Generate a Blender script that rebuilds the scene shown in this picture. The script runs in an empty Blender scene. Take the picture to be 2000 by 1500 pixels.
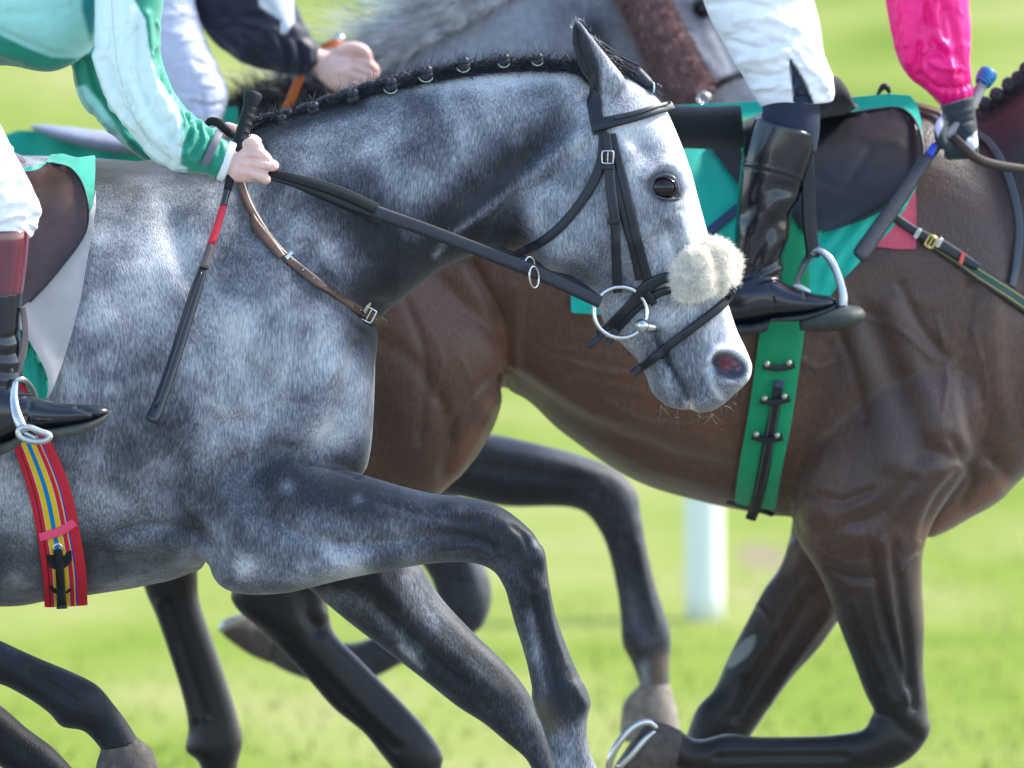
import bpy, math, random
import numpy as np
from mathutils import Vector, Matrix
from mathutils.bvhtree import BVHTree
from mathutils.geometry import delaunay_2d_cdt

# ------------------------------------------------------------------ camera
S = bpy.context.scene
COL = S.collection
PITCH = math.radians(4.18)
CAM = np.array([0.0, -16.0, 2.4])
FPX = 17967.0
cam_d = bpy.data.cameras.new('camera')
cam = bpy.data.objects.new('camera', cam_d)
COL.objects.link(cam)
cam.location = CAM
cam.rotation_euler = (math.radians(90) - PITCH, 0, 0)
cam_d.sensor_width = 36.0
cam_d.lens = 36.0 * FPX / 2000.0
cam_d.clip_start = 0.5
cam_d.clip_end = 2000.0
cam_d.dof.use_dof = True
cam_d.dof.focus_distance = 15.93
cam_d.dof.aperture_fstop = 3.9
S.camera = cam
# ------------------------------------------------------------------ light
SUN_EL, SUN_AZ = math.radians(44), math.radians(20)   # azimuth measured from +x towards +y
W = bpy.data.worlds.new('World'); S.world = W
W.use_nodes = True
_n = W.node_tree.nodes; _l = W.node_tree.links
_sky = _n.new('ShaderNodeTexSky'); _sky.sky_type = 'NISHITA'; _sky.sun_disc = False
_sky.sun_elevation = SUN_EL
_sky.sun_rotation = math.radians(90) - SUN_AZ
_sky.air_density = 1.0; _sky.dust_density = 1.0; _sky.ozone_density = 1.0
_l.new(_sky.outputs[0], _n['Background'].inputs[0])
_n['Background'].inputs[1].default_value = 0.15
sun_d = bpy.data.lights.new('sun', 'SUN'); sun_d.energy = 2.5; sun_d.angle = math.radians(9.0)
sun_d.color = (1.0, 0.95, 0.86)
sun = bpy.data.objects.new('sun', sun_d); COL.objects.link(sun)
_sd = Vector((math.cos(SUN_EL)*math.cos(SUN_AZ), math.cos(SUN_EL)*math.sin(SUN_AZ), math.sin(SUN_EL)))
sun.rotation_euler = _sd.to_track_quat('Z', 'Y').to_euler()
sun.location = (6, 0, 8)
S.view_settings.view_transform = 'Standard'
S.view_settings.look = 'None'
S.view_settings.exposure = 1.72
S.view_settings.gamma = 1.0
S.render.engine = 'CYCLES'
S.cycles.max_bounces = 5
S.cycles.diffuse_bounces = 3
S.cycles.use_denoising = True

# ------------------------------------------------------------------ helpers
R = math.radians
_fw = np.array([0, math.cos(PITCH), -math.sin(PITCH)])
_up = np.array([0, math.sin(PITCH), math.cos(PITCH)])
SC = 1120.0                     # pixels of the photograph per metre at Y=0

def ray(px, py):
    return _fw + np.array([1.0, 0, 0])*((px-1000)/FPX) + _up*(-(py-750)/FPX)

def P(px, py, Y=0.0):
    d = ray(px, py)
    return CAM + d*((Y - CAM[1])/d[1])

def proj(V):
    d = V - CAM
    z = d @ _fw
    return np.stack([1000 + FPX*d[:, 0]/z, 750 - FPX*(d @ _up)/z], 1)

def catmull(A, sub, closed=False):
    A = np.asarray(A, float)
    n = len(A)
    if n < 3 and not closed:
        t = np.linspace(0, 1, sub+1)[:, None]
        return A[0]*(1-t) + A[1]*t
    out = []
    rng = n if closed else n-1
    for i in range(rng):
        if closed:
            p0, p1, p2, p3 = A[(i-1) % n], A[i], A[(i+1) % n], A[(i+2) % n]
        else:
            p1, p2 = A[i], A[i+1]
            p0 = A[i-1] if i > 0 else 2*p1-p2
            p3 = A[i+2] if i+2 < n else 2*p2-p1
        for k in range(sub):
            t = k/sub
            out.append(0.5*((2*p1)+(-p0+p2)*t+(2*p0-5*p1+4*p2-p3)*t*t+(-p0+3*p1-3*p2+p3)*t**3))
    if not closed:
        out.append(A[-1])
    return np.array(out)

class MB:
    """collects geometry (numpy)"""
    def __init__(s): s.v = []; s.f = []; s.n = 0; s.uv = []
    def add(s, V, F):
        V = np.asarray(V, float)
        s.v.append(V)
        for f in F: s.f.append([i+s.n for i in f])
        s.n += len(V)
        return s
    def V(s): return np.concatenate(s.v)
    def rings(s, RG, cap=True, closed_u=False):
        """RG: (m, n, 3) rings"""
        m, n, _ = RG.shape
        F = []
        mm = m if closed_u else m-1
        for i in range(mm):
            a = i*n; b = ((i+1) % m)*n
            for j in range(n):
                k = (j+1) % n
                F.append([a+j, b+j, b+k, a+k])
        if cap and not closed_u:
            F.append(list(range(n))); F.append([(m-1)*n+j for j in range(n)][::-1])
        return s.add(RG.reshape(-1, 3), F)
    def tube(s, pts, rad, n=10, sub=4, flat=1.0, closed=False, smooth=True):
        pts = np.asarray(pts, float)
        rad = np.full(len(pts), rad, float) if np.isscalar(rad) else np.asarray(rad, float)
        Q = np.concatenate([pts, rad[:, None]], 1)
        if smooth: Q = catmull(Q, sub, closed)
        p = Q[:, :3]; r = np.abs(Q[:, 3])
        T = np.gradient(p, axis=0) if not closed else (np.roll(p, -1, 0)-np.roll(p, 1, 0))
        T /= np.linalg.norm(T, axis=1)[:, None]+1e-12
        ref = np.array([0, 1.0, 0])
        RG = []
        for i in range(len(p)):
            s1 = np.cross(T[i], ref)
            if np.linalg.norm(s1) < .05: s1 = np.cross(T[i], np.array([1.0, 0, 0]))
            s1 /= np.linalg.norm(s1); s2 = np.cross(s1, T[i])
            th = np.linspace(0, 2*np.pi, n, endpoint=False)
            RG.append(p[i] + r[i]*(np.cos(th)[:, None]*s1 + flat*np.sin(th)[:, None]*s2))
        return s.rings(np.array(RG), closed_u=closed)
    def ball(s, c, r, n=14, m=10):
        c = np.asarray(c, float); r = np.ones(3)*r
        RG = []
        for i in range(m):
            ph = np.pi*(i+.5)/m
            th = np.linspace(0, 2*np.pi, n, endpoint=False)
            RG.append(c + r*np.stack([np.sin(ph)*np.cos(th), np.sin(ph)*np.sin(th), np.full(n, np.cos(ph))], 1))
        return s.rings(np.array(RG))
    def box(s, c, d, M=None):
        c = np.asarray(c, float)
        V = np.array([[x, y, z] for x in (-1, 1) for y in (-1, 1) for z in (-1, 1)], float)*np.asarray(d)/2
        if M is not None: V = V @ np.asarray(M).T
        return s.add(V+c, [[0, 1, 3, 2], [4, 6, 7, 5], [0, 4, 5, 1], [2, 3, 7, 6], [0, 2, 6, 4], [1, 5, 7, 3]])
    def loft(s, secs, Y0=0.0, sub=5, n=32, e=2.2, egg=0.0, k=SC):
        """secs: (ax,ay,bx,by,halfdepth_px[,depth_offset_px[,e[,egg]]])"""
        A = []
        for q in secs:
            q = list(q)
            if len(q) < 6: q.append(0.0)
            if len(q) < 7: q.append(e)
            if len(q) < 8: q.append(egg)
            A.append(q)
        A = catmull(np.array(A, float), sub)
        RG = []
        th = np.linspace(0, 2*np.pi, n, endpoint=False)
        for ax, ay, bx, by, w, dc, ee, eg in A:
            Y = Y0 + dc/k
            a = P(ax, ay, Y); b = P(bx, by, Y)
            c = (a+b)/2; h = (a-b)/2
            cx = np.sign(np.cos(th))*np.abs(np.cos(th))**(2/ee)
            sy = np.sign(np.sin(th))*np.abs(np.sin(th))**(2/ee)
            dep = sy*(w/k)*(1 - eg*cx)
            RG.append(c + cx[:, None]*h + np.stack([0*dep, dep, 0*dep], 1))
        return s.rings(np.array(RG))

ORIG = {}
def link(o, parent, origin):
    COL.objects.link(o)
    ORIG[o.name] = np.asarray(origin, float)
    if parent is not None:
        o.parent = parent
        o.location = Vector(origin - ORIG[parent.name])
    else:
        o.location = Vector(origin)
    return o

def empty(name, at, label=None, cat=None, group=None):
    o = bpy.data.objects.new(name, None); o.empty_display_size = .05
    link(o, None, np.asarray(at, float)); tag(o, label, cat, group)
    return o

def tag(o, label=None, cat=None, group=None, kind=None):
    if label: o['label'] = label
    if cat: o['category'] = cat
    if group: o['group'] = group
    if kind: o['kind'] = kind
    return o

def mk(name, V, F, mat, parent=None, smooth=True, attrs=None, uv=None, auto=None):
    V = np.asarray(V, float)
    lo, hi = V.min(0), V.max(0)
    org = (lo+hi)/2
    if parent is None: org[2] = lo[2]
    me = bpy.data.meshes.new(name)
    me.from_pydata((V-org).tolist(), [], F)
    me.update()
    if smooth: me.polygons.foreach_set('use_smooth', [True]*len(me.polygons))
    if auto: me.set_sharp_from_angle(angle=R(auto))
    if attrs:
        for k, a in attrs.items():
            if a.ndim == 1:
                at = me.attributes.new(k, 'FLOAT', 'POINT'); at.data.foreach_set('value', a.astype(np.float32))
            else:
                at = me.attributes.new(k, 'FLOAT_COLOR', 'POINT'); at.data.foreach_set('color', a.astype(np.float32).ravel())
    if uv is not None:
        ul = me.uv_layers.new(name='UVMap')
        li = np.zeros(len(me.loops), np.int32); me.loops.foreach_get('vertex_index', li)
        ul.data.foreach_set('uv', np.asarray(uv, np.float32)[li].ravel())
    me.materials.append(mat)
    o = bpy.data.objects.new(name, me)
    return link(o, parent, org)

def mkb(name, mb, mat, parent=None, smooth=True, auto=None, attrs=None):
    return mk(name, mb.V(), mb.f, mat, parent, smooth, auto=auto, attrs=attrs)

def remesh(mb, vox, smooth=4):
    """union of closed pieces -> V, F, normals, edges"""
    me = bpy.data.meshes.new('tmp'); me.from_pydata(mb.V().tolist(), [], mb.f); me.update()
    o = bpy.data.objects.new('tmp', me); COL.objects.link(o)
    import bmesh
    bm = bmesh.new(); bm.from_mesh(me); bmesh.ops.recalc_face_normals(bm, faces=bm.faces); bm.to_mesh(me); bm.free()
    m = o.modifiers.new('r', 'REMESH'); m.mode = 'VOXEL'; m.voxel_size = vox; m.use_smooth_shade = True
    dg = bpy.context.evaluated_depsgraph_get(); dg.update()
    ev = o.evaluated_get(dg); m2 = bpy.data.meshes.new_from_object(ev)
    bpy.data.objects.remove(o); bpy.data.meshes.remove(me)
    nv = len(m2.vertices); V = np.zeros(nv*3); m2.vertices.foreach_get('co', V); V = V.reshape(-1, 3)
    E = np.zeros(len(m2.edges)*2, np.int32); m2.edges.foreach_get('vertices', E); E = E.reshape(-1, 2)
    F = [list(p.vertices) for p in m2.polygons]
    bpy.data.meshes.remove(m2)
    return Org(V, F, E).smooth(smooth)

def poly_dist(Q, pts, closed=False):
    pts = np.asarray(pts, float)
    if closed: pts = np.vstack([pts, pts[:1]])
    D = np.full(len(Q), 1e9); 
    for a, b in zip(pts[:-1], pts[1:]):
        ab = b-a; L = (ab*ab).sum()+1e-9
        t = np.clip(((Q-a) @ ab)/L, 0, 1)
        d = np.linalg.norm(Q - a - t[:, None]*ab, axis=1)
        D = np.minimum(D, d)
    return D

def in_poly(Q, pts):
    pts = np.asarray(pts, float); x, y = Q[:, 0], Q[:, 1]
    ins = np.zeros(len(Q), bool)
    j = len(pts)-1
    for i in range(len(pts)):
        xi, yi = pts[i]; xj, yj = pts[j]
        c = ((yi > y) != (yj > y)) & (x < (xj-xi)*(y-yi)/((yj-yi) or 1e-9)+xi)
        ins ^= c; j = i
    return ins

class Org:
    def __init__(s, V, F, E):
        s.V, s.F, s.E = V, F, E
        s.tone = np.full(len(V), .5); s.tint = np.zeros((len(V), 4))
        s.refresh()
    def refresh(s):
        me = bpy.data.meshes.new('t'); me.from_pydata(s.V.tolist(), [], s.F); me.update()
        N = np.zeros(len(s.V)*3, np.float32)
        me.vertex_normals.foreach_get('vector', N) if hasattr(me.vertex_normals, 'foreach_get') else me.vertices.foreach_get('normal', N)
        s.N = N.reshape(-1, 3).astype(float)
        bpy.data.meshes.remove(me)
        s.Q = proj(s.V)
    def smooth(s, it, mask=None):
        n = len(s.V); cnt = np.bincount(s.E.ravel(), minlength=n)[:, None]+1e-9
        for _ in range(it):
            A = np.zeros_like(s.V)
            for c in range(3):
                A[:, c] = np.bincount(s.E[:, 0], s.V[s.E[:, 1], c], n)+np.bincount(s.E[:, 1], s.V[s.E[:, 0], c], n)
            T = A/cnt
            if mask is None: s.V = s.V*.4+T*.6
            else: s.V = s.V + (T-s.V)*(mask[:, None]*.6)
        s.refresh(); return s
    def sel(s, pts, r, ymax, face, ymin=-99):
        pts = np.asarray(pts, float).reshape(-1, 2)
        lo, hi = pts.min(0)-3*r, pts.max(0)+3*r
        m = (s.Q[:, 0] > lo[0]) & (s.Q[:, 0] < hi[0]) & (s.Q[:, 1] > lo[1]) & (s.Q[:, 1] < hi[1])
        if face: m &= s.N[:, 1] < .25
        if ymax is not None: m &= s.V[:, 1] < ymax
        m &= s.V[:, 1] > ymin
        return np.nonzero(m)[0], pts
    def stroke(s, pts, r, amp, ymax=None, curve=True, refresh=False, ymin=-99, face=True):
        """push (+out/-in) amp px along normals with a gaussian of radius r px"""
        I, pts = s.sel(pts, r, ymax, face, ymin)
        if not len(I): return s
        if curve and len(pts) > 2: pts = catmull(pts, 6)
        d = poly_dist(s.Q[I], pts) if len(pts) > 1 else np.linalg.norm(s.Q[I]-pts[0], axis=1)
        k = np.exp(-(d/r)**2)
        if face: k = k*np.clip((.25-s.N[I, 1])/.5, 0, 1)
        s.V[I] += s.N[I]*(k*amp/SC)[:, None]
        if refresh: s.refresh()
        return s
    def paint(s, pts, r, val, a=1.0, ymax=None, curve=True, tint=None, face=False, ymin=-99, hard=2.0):
        I, pts = s.sel(pts, r, ymax, face, ymin)
        if not len(I): return s
        if curve and len(pts) > 2: pts = catmull(pts, 6)
        d = poly_dist(s.Q[I], pts) if len(pts) > 1 else np.linalg.norm(s.Q[I]-pts[0], axis=1)
        k = a*np.exp(-(d/r)**hard)
        if tint is None: s.tone[I] = s.tone[I]*(1-k)+val*k
        else: s.blend(I, k, tint)
        return s
    def blend(s, I, k, c):
        al = s.tint[I, 3]; na = al*(1-k)+k
        s.tint[I, :3] = (s.tint[I, :3]*(al*(1-k))[:, None] + np.asarray(c)*k[:, None])/np.maximum(na, 1e-6)[:, None]
        s.tint[I, 3] = na
    def fill(s, pts, c=None, val=None, soft=2.0, ymax=None, ymin=-99, curve=False, a=1.0, face=False):
        I, pts = s.sel(pts, soft+1, ymax, face, ymin)
        if not len(I): return s
        if curve: pts = catmull(pts, 6, True)
        d = poly_dist(s.Q[I], pts, True)*np.where(in_poly(s.Q[I], pts), 1, -1)
        k = a*np.clip(.5+d/(2*soft), 0, 1)
        if c is not None: s.blend(I, k, c)
        else: s.tone[I] = s.tone[I]*(1-k)+val*k
        return s
    def grad(s, a, b, va, vb):
        pass
    def bvh(s):
        return BVHTree.FromPolygons([tuple(v) for v in s.V.tolist()], s.F)
    def make(s, name, mat, parent=None):
        return mk(name, s.V, s.F, mat, parent, attrs={'tone': s.tone, 'tint': s.tint})

def cast(bvhs, px, py, default=None):
    d = Vector(ray(px, py)).normalized(); best = None
    for b in bvhs:
        h = b.ray_cast(Vector(CAM), d, 60)
        if h[0] is not None and (best is None or h[3] < best[3]): best = h
    if best is None: return None
    return np.array(best[0]), np.array(best[1])

def surf_line(bvhs, pts, Ydef=None, step=7, off=0.003, smooth=3):
    """pixel polyline -> world points lying on the surface (+ normals)"""
    pts = np.asarray(pts, float)
    L = np.linalg.norm(np.diff(pts, axis=0), axis=1).sum()
    C = catmull(pts, 12)
    cl = np.r_[0, np.cumsum(np.linalg.norm(np.diff(C, axis=0), axis=1))]
    n = max(3, int(L/step)); t = np.linspace(0, cl[-1], n)
    C = np.stack([np.interp(t, cl, C[:, k]) for k in range(C.shape[1])], 1)
    hit = [cast(bvhs, c[0], c[1]) for c in C]
    Ys = np.array([h[0][1] if h else np.nan for h in hit])
    Ns = np.array([h[1] if h else [np.nan]*3 for h in hit])
    ok = ~np.isnan(Ys)
    if not ok.any():
        Ys[:] = Ydef; Ns[:] = (0, -1, 0)
    else:
        idx = np.arange(n)
        Ys = np.interp(idx, idx[ok], Ys[ok]); Ns = np.stack([np.interp(idx, idx[ok], Ns[ok, k]) for k in range(3)], 1)
    if Ydef is not None: Ys = np.minimum(Ys, Ydef)
    for _ in range(smooth):
        Ys[1:-1] = np.minimum(Ys[1:-1], .25*Ys[:-2]+.5*Ys[1:-1]+.25*Ys[2:]) if _ < 2 else .25*Ys[:-2]+.5*Ys[1:-1]+.25*Ys[2:]
        Ns[1:-1] = .25*Ns[:-2]+.5*Ns[1:-1]+.25*Ns[2:]
    Ns /= np.linalg.norm(Ns, axis=1)[:, None]+1e-9
    Pt = np.array([P(c[0], c[1], y) for c, y in zip(C, Ys)]) + Ns*off
    return Pt, Ns, C

def strap(name, bvhs, pts, width, mat, parent=None, off=.002, thick=.004, Ydef=None, step=7, smooth=3, face=.0, round_=.35, sag=None):
    """flat leather strap lying on the surface; width px (scalar or list per input point)"""
    pts = np.asarray(pts, float)
    w = np.full(len(pts), width, float) if np.isscalar(width) else np.asarray(width, float)
    Pt, Ns, C = surf_line(bvhs, np.concatenate([pts, w[:, None]], 1), Ydef, step, 0, smooth)
    W_ = C[:, 2]/SC/2
    if face: Ns = Ns*(1-face)+np.array([0, -1.0, 0])*face
    T = np.gradient(Pt, axis=0); T /= np.linalg.norm(T, axis=1)[:, None]
    Sd = np.cross(T, Ns); Sd /= np.linalg.norm(Sd, axis=1)[:, None]
    Nn = np.cross(Sd, T); 
    prof = [(-1, 0), (-1, .6), (-.86, .93), (-.4, 1.04), (.4, 1.04), (.86, .93), (1, .6), (1, 0)]
    RG = []; uv = []
    for i in range(len(Pt)):
        RG.append([Pt[i] + Sd[i]*W_[i]*a + (Nn[i]*(off + thick*b) if off < .0125 else np.array([0, -off, 0]) + Nn[i]*thick*b) for a, b in prof])
        for a, b in prof: uv.append((a*.5+.5, i/len(Pt)))
    mb = MB().rings(np.array(RG))
    return mk(name, mb.V(), mb.f, mat, parent, uv=uv, auto=50)

def sheet(name, bvhs, poly, mat, parent=None, off=.004, thick=.004, Ydef=None, res=9, fold=None, curve=True, blur=6, lift=None):
    """cloth or leather panel: pixel outline dropped on to the surface, given thickness"""
    poly = np.asarray(poly, float)
    if curve: poly = catmull(poly, 5, True)
    # resample the outline
    cl = np.r_[0, np.cumsum(np.linalg.norm(np.diff(np.vstack([poly, poly[:1]]), axis=0), axis=1))]
    PP = np.vstack([poly, poly[:1]])
    n = int(cl[-1]/(res*.6)); t = np.linspace(0, cl[-1], n, endpoint=False)
    B = np.stack([np.interp(t, cl, PP[:, k]) for k in range(2)], 1)
    lo, hi = B.min(0), B.max(0)
    gx, gy = np.meshgrid(np.arange(lo[0], hi[0], res), np.arange(lo[1], hi[1], res))
    gx = gx + (np.arange(gx.shape[0]) % 2)[:, None]*res*.5
    G = np.stack([gx.ravel(), gy.ravel()], 1)
    G = G[in_poly(G, B)]; G = G[poly_dist(G, B, True) > res*.5]
    pts = [Vector(p) for p in np.vstack([B, G])]
    r = delaunay_2d_cdt(pts, [], [list(range(len(B)))], 1, 1e-5)
    C = np.array([tuple(v) for v in r[0]]); F = [list(f) for f in r[2]]
    Y = np.full(len(C), np.nan)
    for i, c in enumerate(C):
        h = cast(bvhs, c[0], c[1])
        if h: Y[i] = h[0][1]
    bad = np.isnan(Y)
    if bad.all(): Y[:] = Ydef
    elif bad.any():
        g = np.nonzero(~bad)[0]
        for i in np.nonzero(bad)[0]:
            Y[i] = Y[g[np.argmin(((C[g]-C[i])**2).sum(1))]] + .02
    if Ydef is not None: Y = np.minimum(Y, Ydef)
    E = set()
    for f in F:
        for a, b in zip(f, f[1:]+f[:1]): E.add((min(a, b), max(a, b)))
    E = np.array(list(E)); cnt = np.bincount(E.ravel(), minlength=len(C))
    for _ in range(blur):
        A = np.bincount(E[:, 0], Y[E[:, 1]], len(C))+np.bincount(E[:, 1], Y[E[:, 0]], len(C))
        Y2 = A/np.maximum(cnt, 1)
        Y = np.minimum(Y+.0004, Y*.5+Y2*.5) if _ < blur//2 else Y*.5+Y2*.5
    Y = Y - off
    if fold is not None: Y = Y - fold(C)/SC
    if lift is not None: Y = Y - lift(C)/SC
    T = np.array([P(c[0], c[1], y) for c, y in zip(C, Y)])
    Bk = T + np.array([0, thick, 0])
    # boundary edges
    ec = {}
    for f in F:
        for a, b in zip(f, f[1:]+f[:1]):
            ec.setdefault((min(a, b), max(a, b)), []).append((a, b))
    n0 = len(T)
    F2 = [f for f in F] + [[i+n0 for i in f[::-1]] for f in F]
    for k, l in ec.items():
        if len(l) == 1:
            a, b = l[0]; F2.append([b, a, a+n0, b+n0])
    uv = np.vstack([C, C]); uv = (uv-lo)/(hi-lo)
    return mk(name, np.vstack([T, Bk]), F2, mat, parent, uv=uv, auto=60)

def hairs(name, roots, dirs, length, width, mat, parent, seg=3, droop=0.0, jit=.3, seed=1, curl=0.0, bend=None, taper=.85):
    """many fine strands as thin tapering ribbons crossed in two planes"""
    rg = np.random.RandomState(seed); n = len(roots)
    d = dirs + rg.normal(0, jit, (n, 3)); d /= np.linalg.norm(d, axis=1)[:, None]
    L = length*(1+rg.uniform(-.4, .4, n)); 
    if not np.isscalar(width): width = width[:, None]
    side = np.cross(d, rg.normal(0, 1, (n, 3))); side /= np.linalg.norm(side, axis=1)[:, None]
    cv = rg.normal(0, 1, (n, 3))*curl
    V = []; 
    for k in range(seg+1):
        t = k/seg
        c = roots + d*(L*t)[:, None] + np.array([0, 0, -1])*(droop*(L*t*t))[:, None] + cv*(L*t*t)[:, None]
        if bend is not None: c = c + bend*(t*t)
        w = width*(1-t*taper)/2
        V.append(c-side*w); V.append(c+side*w)
    V = np.stack(V, 1)              # n, 2*(seg+1), 3
    m = 2*(seg+1)
    F = []
    for i in range(n):
        b = i*m
        for k in range(seg):
            F.append([b+2*k, b+2*k+1, b+2*k+3, b+2*k+2])
    return mk(name, V.reshape(-1, 3), F, mat, parent)

# ------------------------------------------------------------------ materials
class NT:
    def __init__(s, name):
        s.m = bpy.data.materials.new(name); s.m.use_nodes = True
        s.t = s.m.node_tree; s.b = s.t.nodes['Principled BSDF']
    def n(s, typ, **kw):
        x = s.t.nodes.new(typ)
        for k, v in kw.items(): setattr(x, k, v)
        return x
    def l(s, a, b): s.t.links.new(a, b)
    def val(s, sock, v):
        if hasattr(v, 'default_value') or hasattr(v, 'is_output'): s.l(v, sock)
        else: sock.default_value = v
    def math(s, op, a, b=0.0, c=None):
        x = s.n('ShaderNodeMath', operation=op); s.val(x.inputs[0], a); s.val(x.inputs[1], b)
        if c is not None: s.val(x.inputs[2], c)
        return x.outputs[0]
    def coord(s, scale=(1, 1, 1), rot=(0, 0, 0), kind='Object', warp=0.0, wscale=4):
        tc = s.n('ShaderNodeTexCoord'); src = tc.outputs[kind]
        if warp:
            nz = s.n('ShaderNodeTexNoise'); nz.inputs['Scale'].default_value = wscale; nz.inputs['Detail'].default_value = 1
            s.l(src, nz.inputs['Vector'])
            a = s.n('ShaderNodeVectorMath', operation='MULTIPLY_ADD')
            s.l(nz.outputs['Color'], a.inputs[0]); a.inputs[1].default_value = (warp,)*3; s.l(src, a.inputs[2]); src = a.outputs[0]
        mp = s.n('ShaderNodeMapping'); s.l(src, mp.inputs[0]); mp.inputs['Scale'].default_value = scale; mp.inputs['Rotation'].default_value = rot
        return mp.outputs[0]
    def noise(s, vec, scale, detail=3, rough=.55, dist=0.0):
        x = s.n('ShaderNodeTexNoise'); s.l(vec, x.inputs['Vector'])
        x.inputs['Scale'].default_value = scale; x.inputs['Detail'].default_value = detail
        x.inputs['Roughness'].default_value = rough; x.inputs['Distortion'].default_value = dist
        return x.outputs['Fac']
    def ramp(s, fac, stops, interp='LINEAR'):
        x = s.n('ShaderNodeValToRGB'); x.color_ramp.interpolation = interp
        e = x.color_ramp.elements
        e[0].position, e[0].color = stops[0][0], (*stops[0][1], 1)
        e[1].position, e[1].color = stops[-1][0], (*stops[-1][1], 1)
        for p, c in stops[1:-1]:
            q = e.new(p); q.color = (*c, 1)
        s.l(fac, x.inputs[0]); return x.outputs[0]
    def mix(s, f, a, b, mode='MIX'):
        x = s.n('ShaderNodeMix', data_type='RGBA', blend_type=mode)
        s.val(x.inputs[0], f)
        for i, v in ((6, a), (7, b)):
            if isinstance(v, (tuple, list)): x.inputs[i].default_value = (*v, 1)
            else: s.l(v, x.inputs[i])
        return x.outputs[2]
    def bump(s, h, strength=.3, dist=.002):
        x = s.n('ShaderNodeBump'); x.inputs['Strength'].default_value = strength; x.inputs['Distance'].default_value = dist
        s.l(h, x.inputs['Height']); s.l(x.outputs[0], s.b.inputs['Normal'])
    def set(s, **kw):
        nm = dict(col='Base Color', rough='Roughness', metal='Metallic', spec='Specular IOR Level', coat='Coat Weight', coatr='Coat Roughness', sheen='Sheen Weight', sss='Subsurface Weight', trans='Transmission Weight')
        for k, v in kw.items():
            i = s.b.inputs[nm[k]]
            if isinstance(v, (tuple, list)): i.default_value = (*v, 1)
            elif isinstance(v, (int, float)): i.default_value = v
            else: s.l(v, i)
        return s

def coat_mat(name, stops, a_dap=.25, a_mot=.2, a_hair=.3, ang=20, rough=.5, spec=.22, dap=16, sheen=.15):
    m = NT(name)
    at = m.n('ShaderNodeAttribute', attribute_name='tone')
    ti = m.n('ShaderNodeAttribute', attribute_name='tint')
    base = m.coord()
    dv = m.coord(warp=.03, wscale=9)
    n1 = m.noise(dv, dap, 2, .6, .3)
    n2 = m.noise(base, 75, 3, .6)
    hv = m.coord(scale=(430, 430, 75), rot=(0, R(ang), 0), warp=.10, wscale=2.2)
    hv2 = m.coord(scale=(300, 300, 55), rot=(0, R(ang+18), 0), warp=.12, wscale=3.2)
    n3 = m.noise(hv, 1.0, 2, .6)
    n4 = m.noise(hv2, 1.0, 2, .6)
    hn = m.math('ADD', m.math('MULTIPLY', m.math('SUBTRACT', n3, .5), a_hair), m.math('MULTIPLY', m.math('SUBTRACT', n4, .5), a_hair))
    t = m.math('ADD', at.outputs['Fac'], m.math('MULTIPLY', m.math('SUBTRACT', n1, .5), a_dap))
    t = m.math('ADD', t, m.math('MULTIPLY', m.math('SUBTRACT', n2, .5), a_mot))
    t = m.math('ADD', t, hn)
    col = m.ramp(t, stops)
    vs = m.n('ShaderNodeVectorMath', operation='SCALE'); m.l(ti.outputs['Color'], vs.inputs[0]); m.l(m.math('MULTIPLY_ADD', hn, 1.6, 1.0), vs.inputs['Scale']); tc = vs.outputs[0]
    col = m.mix(ti.outputs['Alpha'], col, tc)
    m.set(col=col, rough=rough, spec=spec, sheen=sheen)
    m.bump(m.math('ADD', n3, n4), .35, .0025)
    return m.m

def simple(name, col, rough=.5, spec=.5, metal=0, noise=.15, nscale=60, bump=.0, bscale=300, coat=0, sheen=0, sss=0, coatr=.1, stretch=(1, 1, 1)):
    m = NT(name)
    v = m.coord(scale=stretch)
    f = m.noise(v, nscale, 4, .6)
    c2 = tuple(min(1, c*(1+noise)) for c in col); c1 = tuple(c*(1-noise) for c in col)
    m.set(col=m.ramp(f, [(.3, c1), (.7, c2)]), rough=rough, spec=spec, metal=metal, coat=coat, sheen=sheen, sss=sss, coatr=coatr)
    if bump: m.bump(m.noise(v, bscale, 4, .6), bump, .003)
    return m.m

def cloth_mat(name, col=(.5, .5, .5), rough=.6, sheen=.3, bump=.15, weave=900, tinted=True, spec=.3):
    m = NT(name)
    v = m.coord()
    w = m.noise(v, weave, 2, .5)
    big = m.noise(v, 40, 3, .5)
    c = m.ramp(big, [(.3, tuple(x*.93 for x in col)), (.7, tuple(min(1, x*1.04) for x in col))])
    if tinted:
        ti = m.n('ShaderNodeAttribute', attribute_name='tint')
        c = m.mix(ti.outputs['Alpha'], c, ti.outputs['Color'])
    m.set(col=c, rough=rough, sheen=sheen, spec=spec)
    m.bump(m.math('ADD', w, m.math('MULTIPLY', big, .8)), bump, .002)
    return m.m

GREY = [(0.0, (.006, .007, .010)), (.25, (.021, .024, .031)), (.42, (.076, .085, .102)), (.56, (.19, .205, .23)), (.74, (.42, .44, .465)), (1.0, (.74, .74, .74))]
BROWN = [(0.0, (.003, .0035, .005)), (.3, (.010, .007, .007)), (.55, (.062, .032, .024)), (.8, (.19, .088, .050)), (1.0, (.30, .17, .10))]
M_grey = coat_mat('dapple_grey_coat', GREY, a_dap=.62, a_mot=.14, a_hair=.36, dap=9)
M_grey3 = coat_mat('dark_grey_coat', GREY, a_dap=.16, a_mot=.14, a_hair=.2)
M_brown = coat_mat('bay_coat', BROWN, a_dap=.07, a_mot=.08, a_hair=.24, rough=.36, spec=.36)
M_leather = simple('black_leather', (.009, .012, .018), .42, .4, noise=.2, bump=.12, bscale=500)
M_leather2 = simple('black_rubber', (.010, .012, .015), .6, .3, noise=.2, bump=.5, bscale=900)
M_brownlea = simple('brown_leather', (.075, .038, .024), .4, .5, noise=.3, bump=.1, nscale=25)
M_flap = simple('maroon_brown_leather', (.060, .030, .026), .33, .5, noise=.45, bump=.12, nscale=12, bscale=60)
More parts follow.
